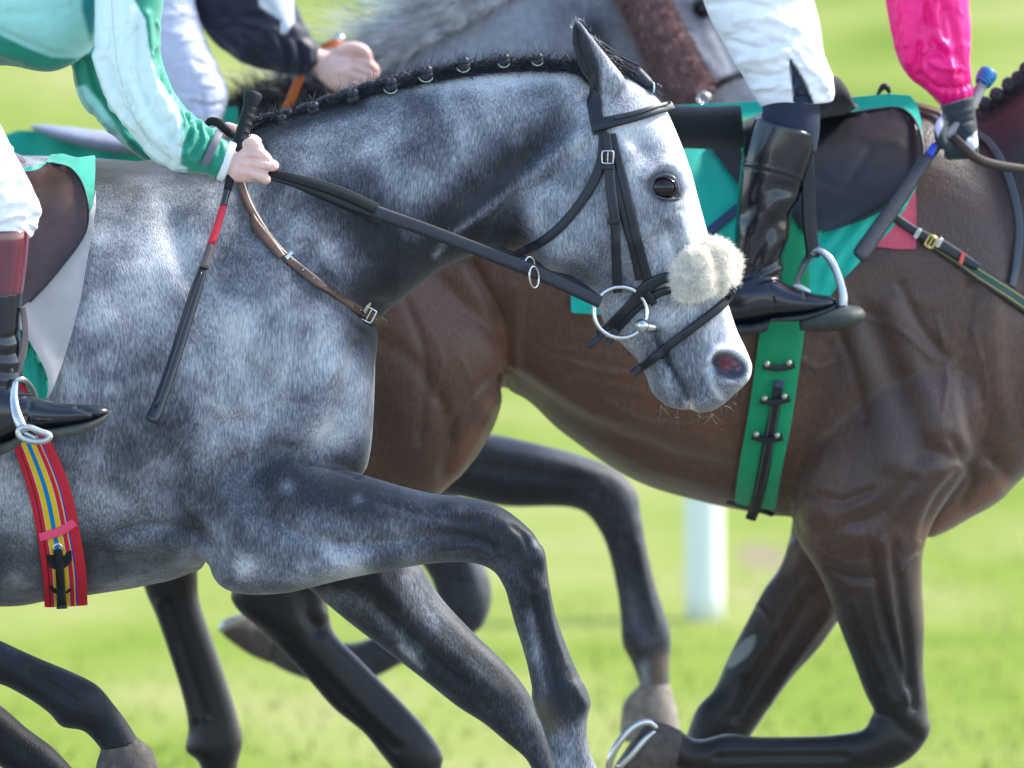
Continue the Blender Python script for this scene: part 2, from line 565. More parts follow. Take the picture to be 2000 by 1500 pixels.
M_blackflap = simple('matt_black_leather', (.009, .010, .014), .42, .4, noise=.25, bump=.18, nscale=14, bscale=45)
M_steel = simple('steel', (.55, .56, .55), .25, .5, metal=1, noise=.05, bump=.03)
M_brass = simple('brass', (.55, .42, .18), .3, .5, metal=1, noise=.1)
M_boot = simple('polished_black_boot', (.004, .006, .011), .2, .5, noise=.3, bump=.05, bscale=40, coat=.3, coatr=.12)
M_maroon = simple('maroon_patent_leather', (.10, .005, .020), .14, .6, noise=.1, coat=1, coatr=.08)
M_eye = simple('dark_eye', (.008, .005, .005), .07, .45, noise=.1)
M_hoof = simple('muddy_hoof', (.075, .062, .055), .7, .3, noise=.4, bump=.5, bscale=90)
M_hair = simple('black_mane', (.024, .027, .037), .5, .4, noise=.3)
M_hairg = simple('grey_mane', (.60, .63, .65), .5, .4, noise=.55, nscale=22)
M_skin = simple('skin', (.70, .46, .39), .5, .4, noise=.10, bump=.12, bscale=250, sss=.06, nscale=35)
M_fleece = simple('cream_fleece', (.97, .90, .79), .85, .1, noise=.04, sheen=.3, sss=.15)
M_teeth = simple('tooth', (.62, .56, .40), .4, .4, noise=.1)

def slim(secs, f=.72, g=.68):
    out = []
    for q in secs:
        q = list(q); cx, cy = (q[0]+q[2])/2, (q[1]+q[3])/2
        for i, c in ((0, cx), (1, cy), (2, cx), (3, cy)): q[i] = c+(q[i]-c)*f
        q[4] *= g; out.append(tuple(q))
    return out
# ------------------------------------------------------------------ ground
def ground_at(px, py):
    d = ray(px, py); return CAM + d*(-CAM[2]/d[2])

def build_ground():
    def turf(name, extra):
        m = NT(name); g = m.n('ShaderNodeNewGeometry'); pos = g.outputs['Position']
        mp = m.n('ShaderNodeMapping'); m.l(pos, mp.inputs[0]); mp.inputs['Scale'].default_value = (.55, .30, 1)
        a = m.noise(mp.outputs[0], 1.0, 3, .55, .3)
        mp2 = m.n('ShaderNodeMapping'); m.l(pos, mp2.inputs[0]); mp2.inputs['Scale'].default_value = (.03, .14, 1)
        b = m.noise(mp2.outputs[0], 1.0, 2, .5)
        mp3 = m.n('ShaderNodeMapping'); m.l(pos, mp3.inputs[0]); mp3.inputs['Scale'].default_value = (2.0, 1.3, 1)
        c0 = m.noise(mp3.outputs[0], 1.0, 3, .6)
        f = m.math('ADD', m.math('MULTIPLY', a, .55), m.math('MULTIPLY', b, .35)); f = m.math('ADD', f, m.math('MULTIPLY', c0, .12+extra))
        c = m.ramp(f, [(.41, (.095, .150, .018)), (.475, (.155, .210, .034)), (.535, (.205, .240, .062)), (.60, (.265, .262, .110))])
        # bare trodden patch beside the post
        q = ground_at(1490, 1072); vd = m.n('ShaderNodeVectorMath', operation='SUBTRACT'); m.l(pos, vd.inputs[0]); vd.inputs[1].default_value = tuple(q)
        vs = m.n('ShaderNodeVectorMath', operation='MULTIPLY'); m.l(vd.outputs[0], vs.inputs[0]); vs.inputs[1].default_value = (7.5, 1.4, 0)
        ln = m.n('ShaderNodeVectorMath', operation='LENGTH'); m.l(vs.outputs[0], ln.inputs[0])
        k = m.ramp(m.math('ADD', ln.outputs['Value'], m.math('MULTIPLY', c0, .5)), [(.55, (1, 1, 1)), (1.0, (0, 0, 0))])
        c = m.mix(k, c, (.22, .185, .115))
        m.set(col=c, rough=.95, spec=.03); return m.m
    n = 60; xs = np.linspace(-160, 160, n); ys = np.concatenate([np.linspace(-30, 40, 40), np.linspace(45, 900, 20)])
    V = []; F = []
    for y in ys:
        for x in xs:
            z = .03*math.sin(x*.7+y*.3)*math.sin(y*.21) if y < 45 else 0
            V.append((x, y, z-.02+max(0, y-60)*.012))
    for j in range(len(ys)-1):
        for i in range(n-1): F.append([j*n+i, j*n+i+1, (j+1)*n+i+1, (j+1)*n+i])
    o = mk('ground', V, F, turf('turf', .0)); tag(o, kind='structure')
    N = 14000; rg = np.random.RandomState(3)
    y = 3.8 + 60*rg.rand(N)**2.2; x = (rg.rand(N)*2-1)*(1.35+.09*(y+0))
    r = np.stack([x, y, np.full(N, -.03)], 1)
    o = hairs('grass', r, np.tile(np.array([0., 0, 1.0]), (N, 1)), .022, .008, turf('grass_blade', .0), None, seg=2, jit=.5, seed=5, curl=.3)
    tag(o, 'short green turf grass blades on the racecourse', 'grass', kind='stuff')
build_ground()
pm = NT('neutral_bounce_grey'); pm.set(col=pm.ramp(pm.noise(pm.coord(), 8, 5), [(.3, (.17, .17, .18)), (.7, (.24, .24, .25))]), rough=.9)  # unseen grey sheet added to cut the green bounce light
tag(mk('bounce_sheet_front', [(-60, -40, .03), (60, -40, .03), (60, -1.9, .03), (-60, -1.9, .03)], [[0, 1, 2, 3]], pm.m), kind='structure')
pm = NT('muted_bounce_straw'); pm.set(col=pm.ramp(pm.noise(pm.coord(), 5, 5), [(.35, (.10, .10, .07)), (.65, (.17, .17, .13))]), rough=.95)  # unseen dull sheet added below the horses, weakens green bounce on bellies
tag(mk('bounce_sheet_under', [(-60, -1.9, .022), (60, -1.9, .022), (60, 3.1, .022), (-60, 3.1, .022)], [[0, 1, 2, 3]], pm.m), kind='structure')

def build_post():
    t = empty('rail_post', P(1376, 1198, 8.6)*np.array([1, 1, 0]), 'white rounded plastic running rail post standing in the turf behind the brown horse', 'post')
    b = P(1376, 1198, 8.6)
    x0 = b[0]; m = simple('white_plastic', (.72, .73, .75), .35, .5, noise=.03)
    mb = MB()
    mb.tube([(x0, 8.6, -.05), (x0-.004, 8.6, .3), (x0-.010, 8.6, .62), (x0-.012, 8.6, .80)], [.050, .051, .051, .049], 20)
    mkb('upright', mb, m, t)
    mb = MB(); mb.tube([(x0-.012, 8.6, .79), (x0-.012, 8.6, .83), (x0-.012, 8.6, .85)], [.058, .058, .03], 20)
    mkb('cap', mb, m, t)
build_post()

# ------------------------------------------------------------------ dappled grey horse (front)
HEAD = [  # A front profile, B jaw, half depth
 (1225, 150, 1075, 235, 66), (1262, 172, 1040, 330, 88), (1300, 212, 1022, 410, 104), (1331, 280, 1030, 478, 113), (1347, 325, 1056, 512, 116, 0, 2.3),
 (1359, 368, 1085, 533, 112, 0, 2.4), (1371, 413, 1122, 558, 100, 0, 2.4), (1384, 460, 1155, 580, 86, 0, 2.4), (1399, 515, 1172, 612, 74, 0, 2.4),
 (1413, 565, 1187, 648, 66, 0, 2.4), (1426, 603, 1214, 672, 61, 0, 2.3), (1440, 645, 1243, 702, 58, 0, 2.3), (1457, 680, 1262, 735, 58, 0, 2.2),
 (1467, 708, 1272, 765, 57, 0, 2.2), (1468, 732, 1300, 790, 52), (1455, 752, 1338, 802, 44), (1432, 772, 1370, 806, 30), (1420, 785, 1392, 803, 12)]

def build_grey():
    mb = MB()
    mb.loft([(-620, 420, -560, 900, 150), (-520, 330, -520, 1080, 250), (-250, 310, -250, 1165, 305), (0, 303, 0, 1184, 315), (120, 305, 100, 1172, 300), (210, 310, 200, 1158, 282),
             (320, 318, 330, 1135, 255), (430, 320, 440, 1085, 235), (540, 350, 570, 1020, 212), (640, 450, 660, 975, 180), (702, 570, 705, 935, 140), (725, 650, 722, 885, 90), (731, 720, 729, 800, 30)],
            n=48, sub=6, e=2.15)
    mb.loft([(250, 318, 560, 860, 175), (400, 290, 700, 800, 178), (490, 243, 733, 690, 165), (600, 208, 742, 632, 142), (720, 178, 800, 574, 120), (850, 151, 870, 522, 104), (980, 133, 950, 492, 94),
             (1080, 130, 1005, 488, 86), (1150, 136, 1040, 470, 80), (1205, 160, 1090, 420, 72)], n=40, sub=6, e=2.0, egg=.22)
    mb.loft(HEAD, n=40, sub=5, e=2.15)
    # near foreleg
    mb.loft([(560, 800, 330, 960, 90, -95), (640, 890, 380, 1070, 108, -128), (700, 922, 445, 1150, 108, -150), (760, 942, 540, 1160, 95, -165), (840, 963, 670, 1131, 78, -178),
             (915, 972, 800, 1106, 62, -188), (975, 988, 905, 1098, 52, -186), (1028, 1028, 960, 1113, 50, -184), (1062, 1078, 984, 1146, 50, -182), (1073, 1140, 992, 1170, 46, -180),
             (1084, 1195, 1003, 1212, 36, -178), (1106, 1258, 1022, 1272, 33, -176), (1128, 1310, 1035, 1325, 36, -176), (1154, 1366, 1043, 1378, 42, -176), (1147, 1410, 1056, 1414, 36, -176),
             (1152, 1465, 1076, 1480, 33, -176), (1180, 1530, 1090, 1550, 38, -176)], n=28, sub=5)
    # off foreleg
    mb.loft([(690, 990, 480, 1000, 60, 150), (760, 1050, 540, 1110, 84, 165), (822, 1105, 600, 1148, 85, 172), (860, 1165, 668, 1205, 74, 176), (925, 1235, 745, 1265, 62, 178), (985, 1292, 820, 1322, 54, 180),
             (1030, 1348, 890, 1378, 50, 180), (1052, 1395, 945, 1413, 46, 180), (1074, 1440, 985, 1447, 38, 180), (1085, 1490, 1030, 1486, 34, 180), (1110, 1545, 1050, 1540, 34, 180), (1150, 1600, 1075, 1610, 38, 180)], n=24, sub=4)
    # hind legs (under the body, reaching forward)
    mb.loft([(-420, 700, -560, 1060, 120, -120), (-330, 980, -420, 1200, 100, -130), (-200, 1130, -260, 1280, 70, -135), (-90, 1210, -150, 1330, 52, -135), (0, 1251, -20, 1332, 46, -135), (70, 1283, 40, 1355, 44, -135),
             (140, 1312, 95, 1392, 46, -135), (190, 1338, 120, 1420, 48, -135), (222, 1375, 160, 1426, 40, -135), (250, 1412, 184, 1447, 36, -135), (276, 1454, 200, 1468, 38, -135)], n=24, sub=4)
    mb.loft([(-480, 700, -600, 1060, 120, 120), (-400, 1060, -470, 1260, 90, 130), (-250, 1200, -300, 1360, 60, 135), (-100, 1310, -140, 1420, 50, 135), (0, 1377, -30, 1479, 46, 135), (55, 1424, 20, 1510, 44, 135), (105, 1461, 70, 1540, 44, 135), (150, 1510, 100, 1560, 40, 135)], n=24, sub=4)
    # ear
    mb.loft([(1200, 215, 1160, 185, 12, -55), (1225, 165, 1152, 166, 20, -58), (1212, 140, 1135, 142, 22, -62), (1190, 112, 1120, 105, 18, -64), (1168, 84, 1115, 70, 13, -66), (1148, 58, 1116, 48, 8, -67), (1134, 38, 1122, 34, 3, -68)], n=20, sub=5)
    mb.loft([(1215, 185, 1165, 185, 14, 60), (1205, 150, 1148, 150, 18, 62), (1182, 118, 1130, 112, 16, 62), (1160, 88, 1128, 82, 9, 62), (1146, 66, 1136, 64, 3, 62)], n=16, sub=4)
    g = remesh(mb, .0052, 5)
    # head relief
    st = g.stroke
    st([(1110, 470), (1075, 510)], 30, 4)
    st([(1044, 300), (1016, 360), (1004, 420), (1012, 478)], 15, -13)      # behind the cheek
    st([(1075, 330), (1052, 400), (1052, 460), (1085, 505)], 22, 7)
    st([(1100, 150), (1130, 250), (1125, 330)], 16, 6)
    st([(1290, 405), (1285, 450), (1300, 500)], 22, -6)                    # hollow in front of the cheek
    st([(1180, 470), (1240, 470), (1285, 430), (1320, 400)], 13, 5)        # facial crest
    st([(1325, 420), (1345, 480), (1362, 540)], 10, 4)
    st([(1300, 440), (1330, 510), (1345, 560)], 9, -4)
    st([(1240, 272), (1262, 300)], 22, -9)                                 # hollow above the eye
    st([(1256, 350), (1276, 330), (1305, 324), (1332, 338), (1342, 362)], 10, 9)
    st([(1290, 318), (1320, 318)], 8, 3)
    st([(1268, 392), (1300, 406), (1330, 398)], 7, 3)
    st([(1266, 352), (1272, 368)], 7, -3)
    st([(1298, 366)], 19, -12)
    st([(1318, 380), (1322, 385)], 6, -6)
    g.refresh()
    for v, r, a in (([(1322, 402), (1312, 440), (1318, 490), (1300, 545)], 3.5, 2.6), ([(1312, 440), (1290, 480), (1285, 530)], 3.5, 2.2), ([(1335, 560), (1350, 620), (1372, 665)], 4, 2.4), ([(1300, 600), (1330, 640), (1362, 650)], 4, 2),
                    ([(1252, 338), (1278, 318), (1308, 312), (1332, 320)], 3, -2.6), ([(1262, 330), (1290, 308), (1322, 308)], 3, 2), ([(1272, 402), (1300, 416), (1328, 412)], 3, -2.2), ([(1280, 412), (1306, 424), (1330, 420)], 3, 1.6),
                    ([(1220, 330), (1200, 400), (1150, 470)], 22, 4), ([(1215, 560), (1260, 600), (1300, 610)], 14, -3), ([(1190, 240), (1230, 300)], 16, 3), ([(1160, 500), (1200, 560)], 18, 3)):
        st(v, r, a)
    # mouth and nostril
    st([(1276, 650), (1296, 690), (1316, 724), (1334, 752), (1344, 782), (1350, 812)], 6, -15)
    st([(1280, 690), (1292, 740), (1310, 780)], 16, 5)
    st([(1330, 700), (1352, 745), (1370, 785)], 15, 5)
    st([(1255, 640), (1285, 648), (1315, 655)], 7, -4)
    st([(1385, 690), (1382, 720), (1392, 750), (1412, 775)], 6, -7)
    st([(1384, 706), (1392, 690), (1410, 683), (1432, 686), (1448, 698), (1458, 716), (1452, 736)], 8, 9)
    st([(1392, 738), (1410, 748), (1436, 746)], 7, 4)
    g.refresh()
    st([(1406, 710), (1424, 714), (1438, 722)], 15, -30)
    st([(1408, 706), (1420, 712)], 10, -14)
    st([(1400, 625), (1400, 665)], 14, -3)
    g.refresh()
    # ear hollow
    st([(1126, 60), (1130, 100), (1150, 150)], 9, -14)
    # neck
    st([(1125, 270), (1060, 320), (990, 375), (930, 420), (880, 460)], 15, 4)
    st([(1140, 300), (1040, 380), (960, 450)], 16, -11.7)
    st([(1110, 230), (1000, 320), (920, 380)], 26, -7.8)
    st([(940, 210), (760, 300), (600, 420)], 60, 9.1)
    st([(640, 560), (690, 600), (735, 640)], 7, -9.1)
    st([(610, 570), (660, 612), (712, 655)], 7, -6.5)
    st([(590, 480), (640, 540), (700, 585), (750, 600)], 16, -10.4)
    st([(560, 420), (470, 470), (430, 560)], 40, -10.4)
    # shoulder, chest, breast
    st([(470, 420), (560, 560), (660, 700)], 55, 11.7)
    st([(330, 430), (380, 560), (470, 700), (540, 800)], 28, -9.1)
    st([(640, 740), (600, 820), (520, 870)], 38, 13.0)
    st([(720, 660), (712, 740), (712, 830), (700, 900)], 16, 6.5)
    st([(690, 680), (668, 760), (650, 850), (600, 895)], 13, -9.1)
    st([(590, 897), (640, 903), (700, 925)], 9, -15.6)
    st([(560, 880), (500, 830), (430, 830)], 24, -10.4)
    st([(360, 900), (350, 980), (385, 1035), (412, 1100)], 14, -20.8)
    st([(225, 1042), (290, 1028), (350, 1035), (395, 1062)], 7, -13.0)
    st([(240, 1070), (320, 1060), (385, 1090)], 24, 10.4)
    st([(200, 1080), (230, 1110), (300, 1125)], 14, -5.2)
    st([(440, 950), (470, 1040), (450, 1120)], 30, 11.7)
    st([(560, 940), (700, 990), (850, 1020)], 34, 10.4, ymax=-.05)
    st([(520, 1010), (640, 1060), (760, 1060), (830, 1048)], 12, -7.8, ymax=-.05)
    st([(560, 1130), (680, 1100), (790, 1082)], 20, 7.8, ymax=-.05)
    st([(830, 1045), (890, 1046), (940, 1056), (965, 1072)], 6, -10.4, ymax=-.05)
    st([(860, 1072), (920, 1066), (955, 1080)], 7, 6.5, ymax=-.05)
    st([(880, 990), (960, 1010), (1010, 1040)], 16, 6.5, ymax=-.05)
    st([(1030, 1050), (1046, 1090)], 14, 7.8, ymax=-.05)
    st([(1010, 1080), (1020, 1120), (1040, 1150)], 9, -6.5, ymax=-.05)
    st([(1040, 1170), (1055, 1230), (1075, 1290), (1085, 1330)], 7, -9.1, ymax=-.05)
    st([(1022, 1200), (1040, 1270), (1055, 1330)], 9, 5.2, ymax=-.05)
    st([(1000, 1030), (1022, 1052), (1034, 1080)], 5, -6, ymax=-.05)
    st([(1052, 1075), (1058, 1110)], 8, 6, ymax=-.05)
    st([(1066, 1150), (1080, 1230), (1104, 1300)], 6, 5, ymax=-.05)
    st([(1120, 1340), (1140, 1375)], 10, 6, ymax=-.05)
    st([(1048, 1360), (1060, 1395)], 9, 6, ymax=-.05)
    st([(740, 985), (840, 1010), (930, 1015)], 7, -5, ymax=-.05)
    st([(1070, 1400), (1080, 1440)], 9, -6.5, ymax=-.05)
    st([(700, 1160), (800, 1240), (900, 1330)], 12, -11.7, ymin=.02)
    st([(740, 1140), (850, 1250), (960, 1350)], 18, 7.8, ymin=.02)
    st([(60, 1310), (150, 1370)], 9, -7.8)
    rg = np.random.RandomState(11)
    for i in range(60):      # gentle unevenness of muscle under the skin
        c = (rg.uniform(150, 740), rg.uniform(360, 1120)); a = rg.uniform(-.8, .2)
        L = rg.uniform(30, 90)
        st([c, (c[0]+L*math.cos(a), c[1]-L*math.sin(a)*1.6)], rg.uniform(12, 30), rg.uniform(-3, 3))
    g.refresh()
    # ---- coat pattern (pigment, plus some painted light)
    T = g.tone; Q = g.Q
    T[:] = .50
    pa = g.paint
    for i in range(150):     # dapples over the body
        c = (rg.uniform(-300, 760), rg.uniform(330, 1150))
        pa([c, (c[0]+rg.uniform(-25, 25), c[1]+rg.uniform(-25, 25))], rg.uniform(14, 34), rg.choice([.72, .68, .35, .3]), .45)
    for c, r, v in [((330, 500), 75, .68), ((250, 620), 60, .66), ((450, 640), 70, .66), ((640, 700), 60, .70), ((560, 760), 60, .64), ((620, 460), 50, .60), ((380, 700), 80, .62), ((690, 760), 45, .68),
                    ((440, 810), 70, .58), ((640, 850), 45, .74), ((120, 980), 60, .55), ((40, 980), 55, .62), ((330, 870), 60, .36), ((250, 800), 60, .38), ((150, 850), 40, .40), ((240, 390), 60, .45), ((200, 330), 30, .2),
                    ((560, 520), 40, .42), ((700, 560), 50, .28), ((400, 950), 60, .42), ((700, 260), 60, .52), ((640, 330), 70, .55), ((800, 330), 60, .45), ((860, 230), 60, .50), ((760, 250), 50, .56), ((980, 200), 70, .55),
                    ((480, 980), 70, .40), ((560, 980), 60, .36), ((150, 1130), 60, .30), ((300, 1090), 50, .42), ((-50, 1120), 90, .32)]:
        pa([c], r, v, .8)
    # neck: dark lower band, light streak, crest painted pale for the light on top
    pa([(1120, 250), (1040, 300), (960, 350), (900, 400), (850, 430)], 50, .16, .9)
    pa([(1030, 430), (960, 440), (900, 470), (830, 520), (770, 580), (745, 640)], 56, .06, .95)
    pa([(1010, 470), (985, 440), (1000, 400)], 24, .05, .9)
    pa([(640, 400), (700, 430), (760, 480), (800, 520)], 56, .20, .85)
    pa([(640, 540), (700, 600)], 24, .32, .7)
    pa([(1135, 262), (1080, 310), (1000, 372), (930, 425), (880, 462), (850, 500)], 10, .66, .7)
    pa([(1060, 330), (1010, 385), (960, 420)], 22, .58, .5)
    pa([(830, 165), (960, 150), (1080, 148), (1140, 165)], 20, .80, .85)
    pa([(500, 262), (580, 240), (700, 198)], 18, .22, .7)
    pa([(190, 318), (330, 322), (440, 330), (500, 290)], 24, .16, .8)
    # head
    g.fill([(1140, 130), (1230, 130), (1310, 210), (1352, 330), (1385, 450), (1440, 630), (1480, 720), (1420, 820), (1260, 780), (1160, 600), (1040, 500), (1015, 400), (1090, 280)], val=.62, soft=30)
    pa([(1290, 200), (1330, 290), (1352, 370), (1378, 450), (1410, 560), (1440, 650), (1462, 700)], 22, .98, .9)  # sunlit front edge of the face, painted into the tone
    pa([(1220, 260), (1270, 230)], 28, .80, .7)
    pa([(1250, 290), (1235, 320)], 15, .52, .5)
    pa([(1100, 380), (1150, 460)], 60, .52, .8)
    pa([(1140, 540), (1120, 520)], 30, .42, .8)
    pa([(1210, 420), (1230, 540), (1270, 600)], 34, .56, .7)
    pa([(1075, 430), (1060, 490)], 18, .45, .7)
    pa([(1315, 445), (1325, 480)], 14, .52, .6)
    pa([(1245, 420), (1265, 470)], 18, .62, .6)
    pa([(1300, 460), (1318, 520)], 10, .88, .5)
    pa([(1200, 620), (1240, 660), (1260, 700)], 26, .58, .7)
    pa([(1350, 620), (1330, 690), (1350, 760)], 30, .42, .9)
    pa([(1380, 640), (1370, 700)], 16, .50, .7)
    pa([(1290, 690), (1350, 740), (1400, 770)], 46, .42, .85)
    pa([(1120, 420), (1150, 500)], 50, .46, .5)
    pa([(1240, 560), (1290, 600)], 30, .50, .6)
    pa([(1290, 730), (1310, 780)], 22, .44, .85)
    pa([(1300, 620), (1350, 600)], 18, .72, .6)
    pa([(1400, 620), (1420, 660)], 14, .74, .6)
    pa([(1384, 720), (1392, 752), (1410, 775)], 8, .85, .7)
    pa([(1386, 700), (1400, 683), (1425, 680), (1455, 700), (1466, 725), (1450, 746)], 5, .92, .9)  # highlight along the nostril rim, painted as paler tone
    pa([(1180, 160), (1200, 190), (1190, 230)], 22, .60, .8)
    # ear
    g.fill([(1112, 48), (1122, 40), (1150, 70), (1172, 130), (1176, 185), (1150, 172), (1128, 130), (1114, 90)], c=(.012, .011, .014), soft=4, a=.95, face=True)
    pa([(1180, 100), (1215, 150)], 12, .62, .7)
    # legs darken to the points
    pa([(560, 940), (700, 960), (850, 1000), (980, 1030)], 62, .26, .85, ymax=-.02)
    pa([(900, 1040), (1010, 1060), (1040, 1130), (1060, 1230), (1095, 1350)], 62, .10, .95, ymax=-.02)
    for c, r, v in [((478, 1110), 26, .74), ((640, 1072), 20, .74), ((655, 1090), 14, .70), ((590, 1110), 20, .62), ((700, 975), 14, .62), ((770, 1045), 22, .52), ((560, 950), 16, .62), ((900, 995), 16, .42), ((1048, 1120), 12, .42), ((1045, 1060), 8, .5),
                    ((1135, 1330), 10, .5), ((520, 1040), 26, .50)]:
        pa([c], r, v, .7, ymax=-.02)
    pa([(1035, 1200), (1045, 1260), (1052, 1300), (1062, 1350)], 12, .52, .75, ymax=-.02)
    pa([(1100, 1300), (1120, 1345)], 12, .34, .7, ymax=-.02)
    pa([(1055, 1385), (1075, 1420)], 22, .42, .8, tint=(.10, .085, .06), ymax=-.02)
    pa([(1100, 1440), (1110, 1520)], 26, .62, .9, ymax=-.02)
    # off fore and hinds
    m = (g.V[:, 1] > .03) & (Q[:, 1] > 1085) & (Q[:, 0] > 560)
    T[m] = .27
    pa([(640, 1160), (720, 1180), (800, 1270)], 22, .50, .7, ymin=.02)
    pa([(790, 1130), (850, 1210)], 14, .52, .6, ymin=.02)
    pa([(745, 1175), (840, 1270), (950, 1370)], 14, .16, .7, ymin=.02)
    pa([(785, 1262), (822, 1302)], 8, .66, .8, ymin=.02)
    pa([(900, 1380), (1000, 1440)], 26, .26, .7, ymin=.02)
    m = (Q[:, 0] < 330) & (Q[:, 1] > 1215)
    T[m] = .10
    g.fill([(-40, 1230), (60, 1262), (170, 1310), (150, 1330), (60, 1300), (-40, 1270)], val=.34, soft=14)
    # wet dark skin: eye rim, nostril, mouth
    dk = (.02, .022, .03)
    pa([(1266, 366), (1272, 350), (1290, 341), (1312, 345), (1324, 362), (1326, 384), (1306, 390), (1282, 384), (1266, 366)], 11, 0, .92, tint=(.045, .05, .065))
    pa([(1255, 352), (1270, 356)], 4, 0, .7, tint=(.05, .055, .07))
    pa([(1326, 372), (1324, 388)], 7, 0, .9, tint=(.04, .05, .065))
    pa([(1296, 366)], 24, 0, 1, tint=(.012, .01, .012), hard=4)
    g.fill([(1393, 702), (1410, 690), (1432, 692), (1452, 706), (1459, 724), (1445, 738), (1420, 742), (1400, 732)], c=(.055, .07, .095), soft=4, curve=True)
    g.fill([(1400, 704), (1410, 695), (1426, 696), (1432, 706), (1428, 719), (1416, 724), (1406, 716)], c=(.24, .085, .12), soft=3, curve=True)
    pa([(1406, 728), (1424, 734)], 7, 0, .8, tint=(.03, .02, .035))
    pa([(1434, 708), (1442, 720)], 3.5, 0, .9, tint=(.40, .16, .20))
    pa([(1278, 655), (1296, 690), (1316, 724), (1334, 752), (1343, 780)], 4.5, 0, .9, tint=dk)
    pa([(1272, 690), (1300, 700)], 14, .34, .7)
    pa([(1318, 740), (1328, 790)], 9, .28, .7)
    pa([(1355, 700), (1365, 760)], 14, .42, .6)
    pa([(1345, 785), (1352, 803)], 7, .9, .9)
    m = (Q[:, 0] < 780) & (Q[:, 1] > 180); T[m] = .5+(T[m]-.5)*1.28-.01
    T[:] = np.clip(T, 0, 1)
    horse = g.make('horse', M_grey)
    tag(horse, 'dappled grey racehorse in front with plaited black mane and cream fleece noseband', 'horse')
    # eye
    mb = MB(); c = P(1296, 366, 0)
    h = g.bvh().ray_cast(Vector(P(1296, 366, -1)), Vector((0, 1, 0)), 3)[0]
    c = np.array([P(1296, 366, h[1])[0], h[1]+.0035, P(1296, 366, h[1])[2]])
    mb.ball(c, [.0265, .019, .0205], 28, 18)
    mkb('eye', mb, M_eye, horse)
    # eyelids
    mb = MB()
    ep = lambda pts, dy: [P(a, b, c[1]-dy) for a, b in pts]
    mb.tube(ep([(1266, 366), (1273, 352), (1286, 344), (1302, 342), (1316, 348), (1324, 362), (1327, 380)], .0135) , [.0015, .0024, .0032, .0034, .003, .0024, .0015], 10)
    mb.tube(ep([(1266, 366), (1272, 377), (1286, 385), (1302, 389), (1318, 391), (1328, 388)], .0125), [.0015, .002, .0022, .0022, .0026, .0015], 10)
    mkb('eyelid', mb, simple('grey_lid', (.06, .066, .085), .28, .5, noise=.3), horse)
    # tooth
    mb = MB(); mb.loft([(1349, 768, 1340, 770, 8), (1355, 782, 1345, 786, 9), (1358, 798, 1349, 800, 7)], Y0=-.012, e=2.6, n=16)
    mkb('tooth', mb, M_teeth, horse)
    # hooves
    mb = MB(); mb.loft([(268, 1440, 196, 1460, 30), (284, 1453, 196, 1468, 39), (297, 1464, 191, 1482, 46), (305, 1484, 187, 1500, 52), (316, 1520, 180, 1536, 60)], Y0=-.12, n=24)
    mkb('hoof', mb, M_hoof, horse)
    mb = MB(); mb.loft([(1190, 1535, 1085, 1560, 42), (1215, 1560, 1085, 1600, 52), (1240, 1600, 1090, 1640, 58)], Y0=-.157, n=24)
    mkb('hoof', mb, M_hoof, horse)
    mb = MB(); mb.loft([(1155, 1598, 1070, 1615, 40), (1180, 1620, 1060, 1660, 52), (1200, 1660, 1060, 1700, 56)], Y0=.16, n=24)
    mkb('hoof', mb, M_hoof, horse)
    mb = MB(); mb.loft([(160, 1508, 95, 1560, 40), (180, 1540, 90, 1600, 50), (200, 1570, 90, 1640, 56)], Y0=.12, n=24)
    mkb('hoof', mb, M_hoof, horse)
    # tail (outside the picture)
    # mane: rolled crest and plaits
    rg2 = np.random.RandomState(4)
    crest = [(470, 250), (520, 236), (580, 222), (650, 196), (720, 172), (800, 152), (870, 138), (950, 127), (1030, 122), (1110, 125), (1160, 134)]
    C = catmull(np.array(crest, float), 8)
    mb = MB()
    pts = [P(c[0], c[1]+4+3*math.sin(i*1.35), -.008) for i, c in enumerate(C)]
    rad = [.0105+.0018*math.sin(i*1.35+1)+(.006*(1-i/len(C))) for i in range(len(C))]
    mb.tube(pts, rad, 14, sub=2, flat=1.3)
    mane = mkb('mane', mb, M_hair, horse)
    # fine hair over the roll
    n = 12000; k = rg2.rand(n)*(len(C)-1.01); i0 = k.astype(int); fr = (k-i0)[:, None]
    cp = C[i0]*(1-fr)+C[i0+1]*fr
    roots = np.array([P(a+rg2.uniform(-3, 3), b+4+rg2.uniform(-10, 14), -.02+rg2.uniform(-.012, .014)) for a, b in cp])
    hairs('mane_hair', roots, np.tile([.55, -.35, .35], (n, 1)), .020, .0010, M_hair, mane, jit=.5, seed=7, curl=.3)
    n = 120; cp = C[(rg2.rand(n)**1.5*(len(C)-1)).astype(int)]
    roots = np.array([P(a+rg2.uniform(-8, 8), b-2, rg2.uniform(-.015, .015)) for a, b in cp])
    hairs('stray_hair', roots, np.tile([.2, 0, .8], (n, 1)), .026, .0005, M_hair, mane, jit=.6, seed=8, curl=.9, seg=4)
    M_band = simple('pale_mane_band', (.34, .42, .34), .7, noise=.05)
    for j, (x, y, r, band) in enumerate([(550, 238, 11, 0), (611, 214, 12, 0), (688, 190, 13, 0), (763, 168, 12.5, 1), (832, 145, 13, 2), (905, 127, 12, 2), (984, 119, 11, 2), (1050, 117, 10, 2)]):
        mb = MB(); r = r*1.15/SC
        c = P(x, y-2, -.028)
        for q in range(9):
            a = q*2.4
            mb.ball(c+np.array([math.cos(a)*r*.42, -abs(math.sin(q*1.7))*r*.5, math.sin(a)*r*.5]), r*(.62+.1*math.sin(q*3)), 10, 8)
        pl = mkb('mane_plait', mb, M_hair, horse)
        rr = np.tile(c, (260, 1)) + rg2.normal(0, r*.5, (260, 3))
        hairs('plait_hair', rr, rr-c, .010, .0009, M_hair, pl, jit=.6, seed=20+j, curl=1.0)
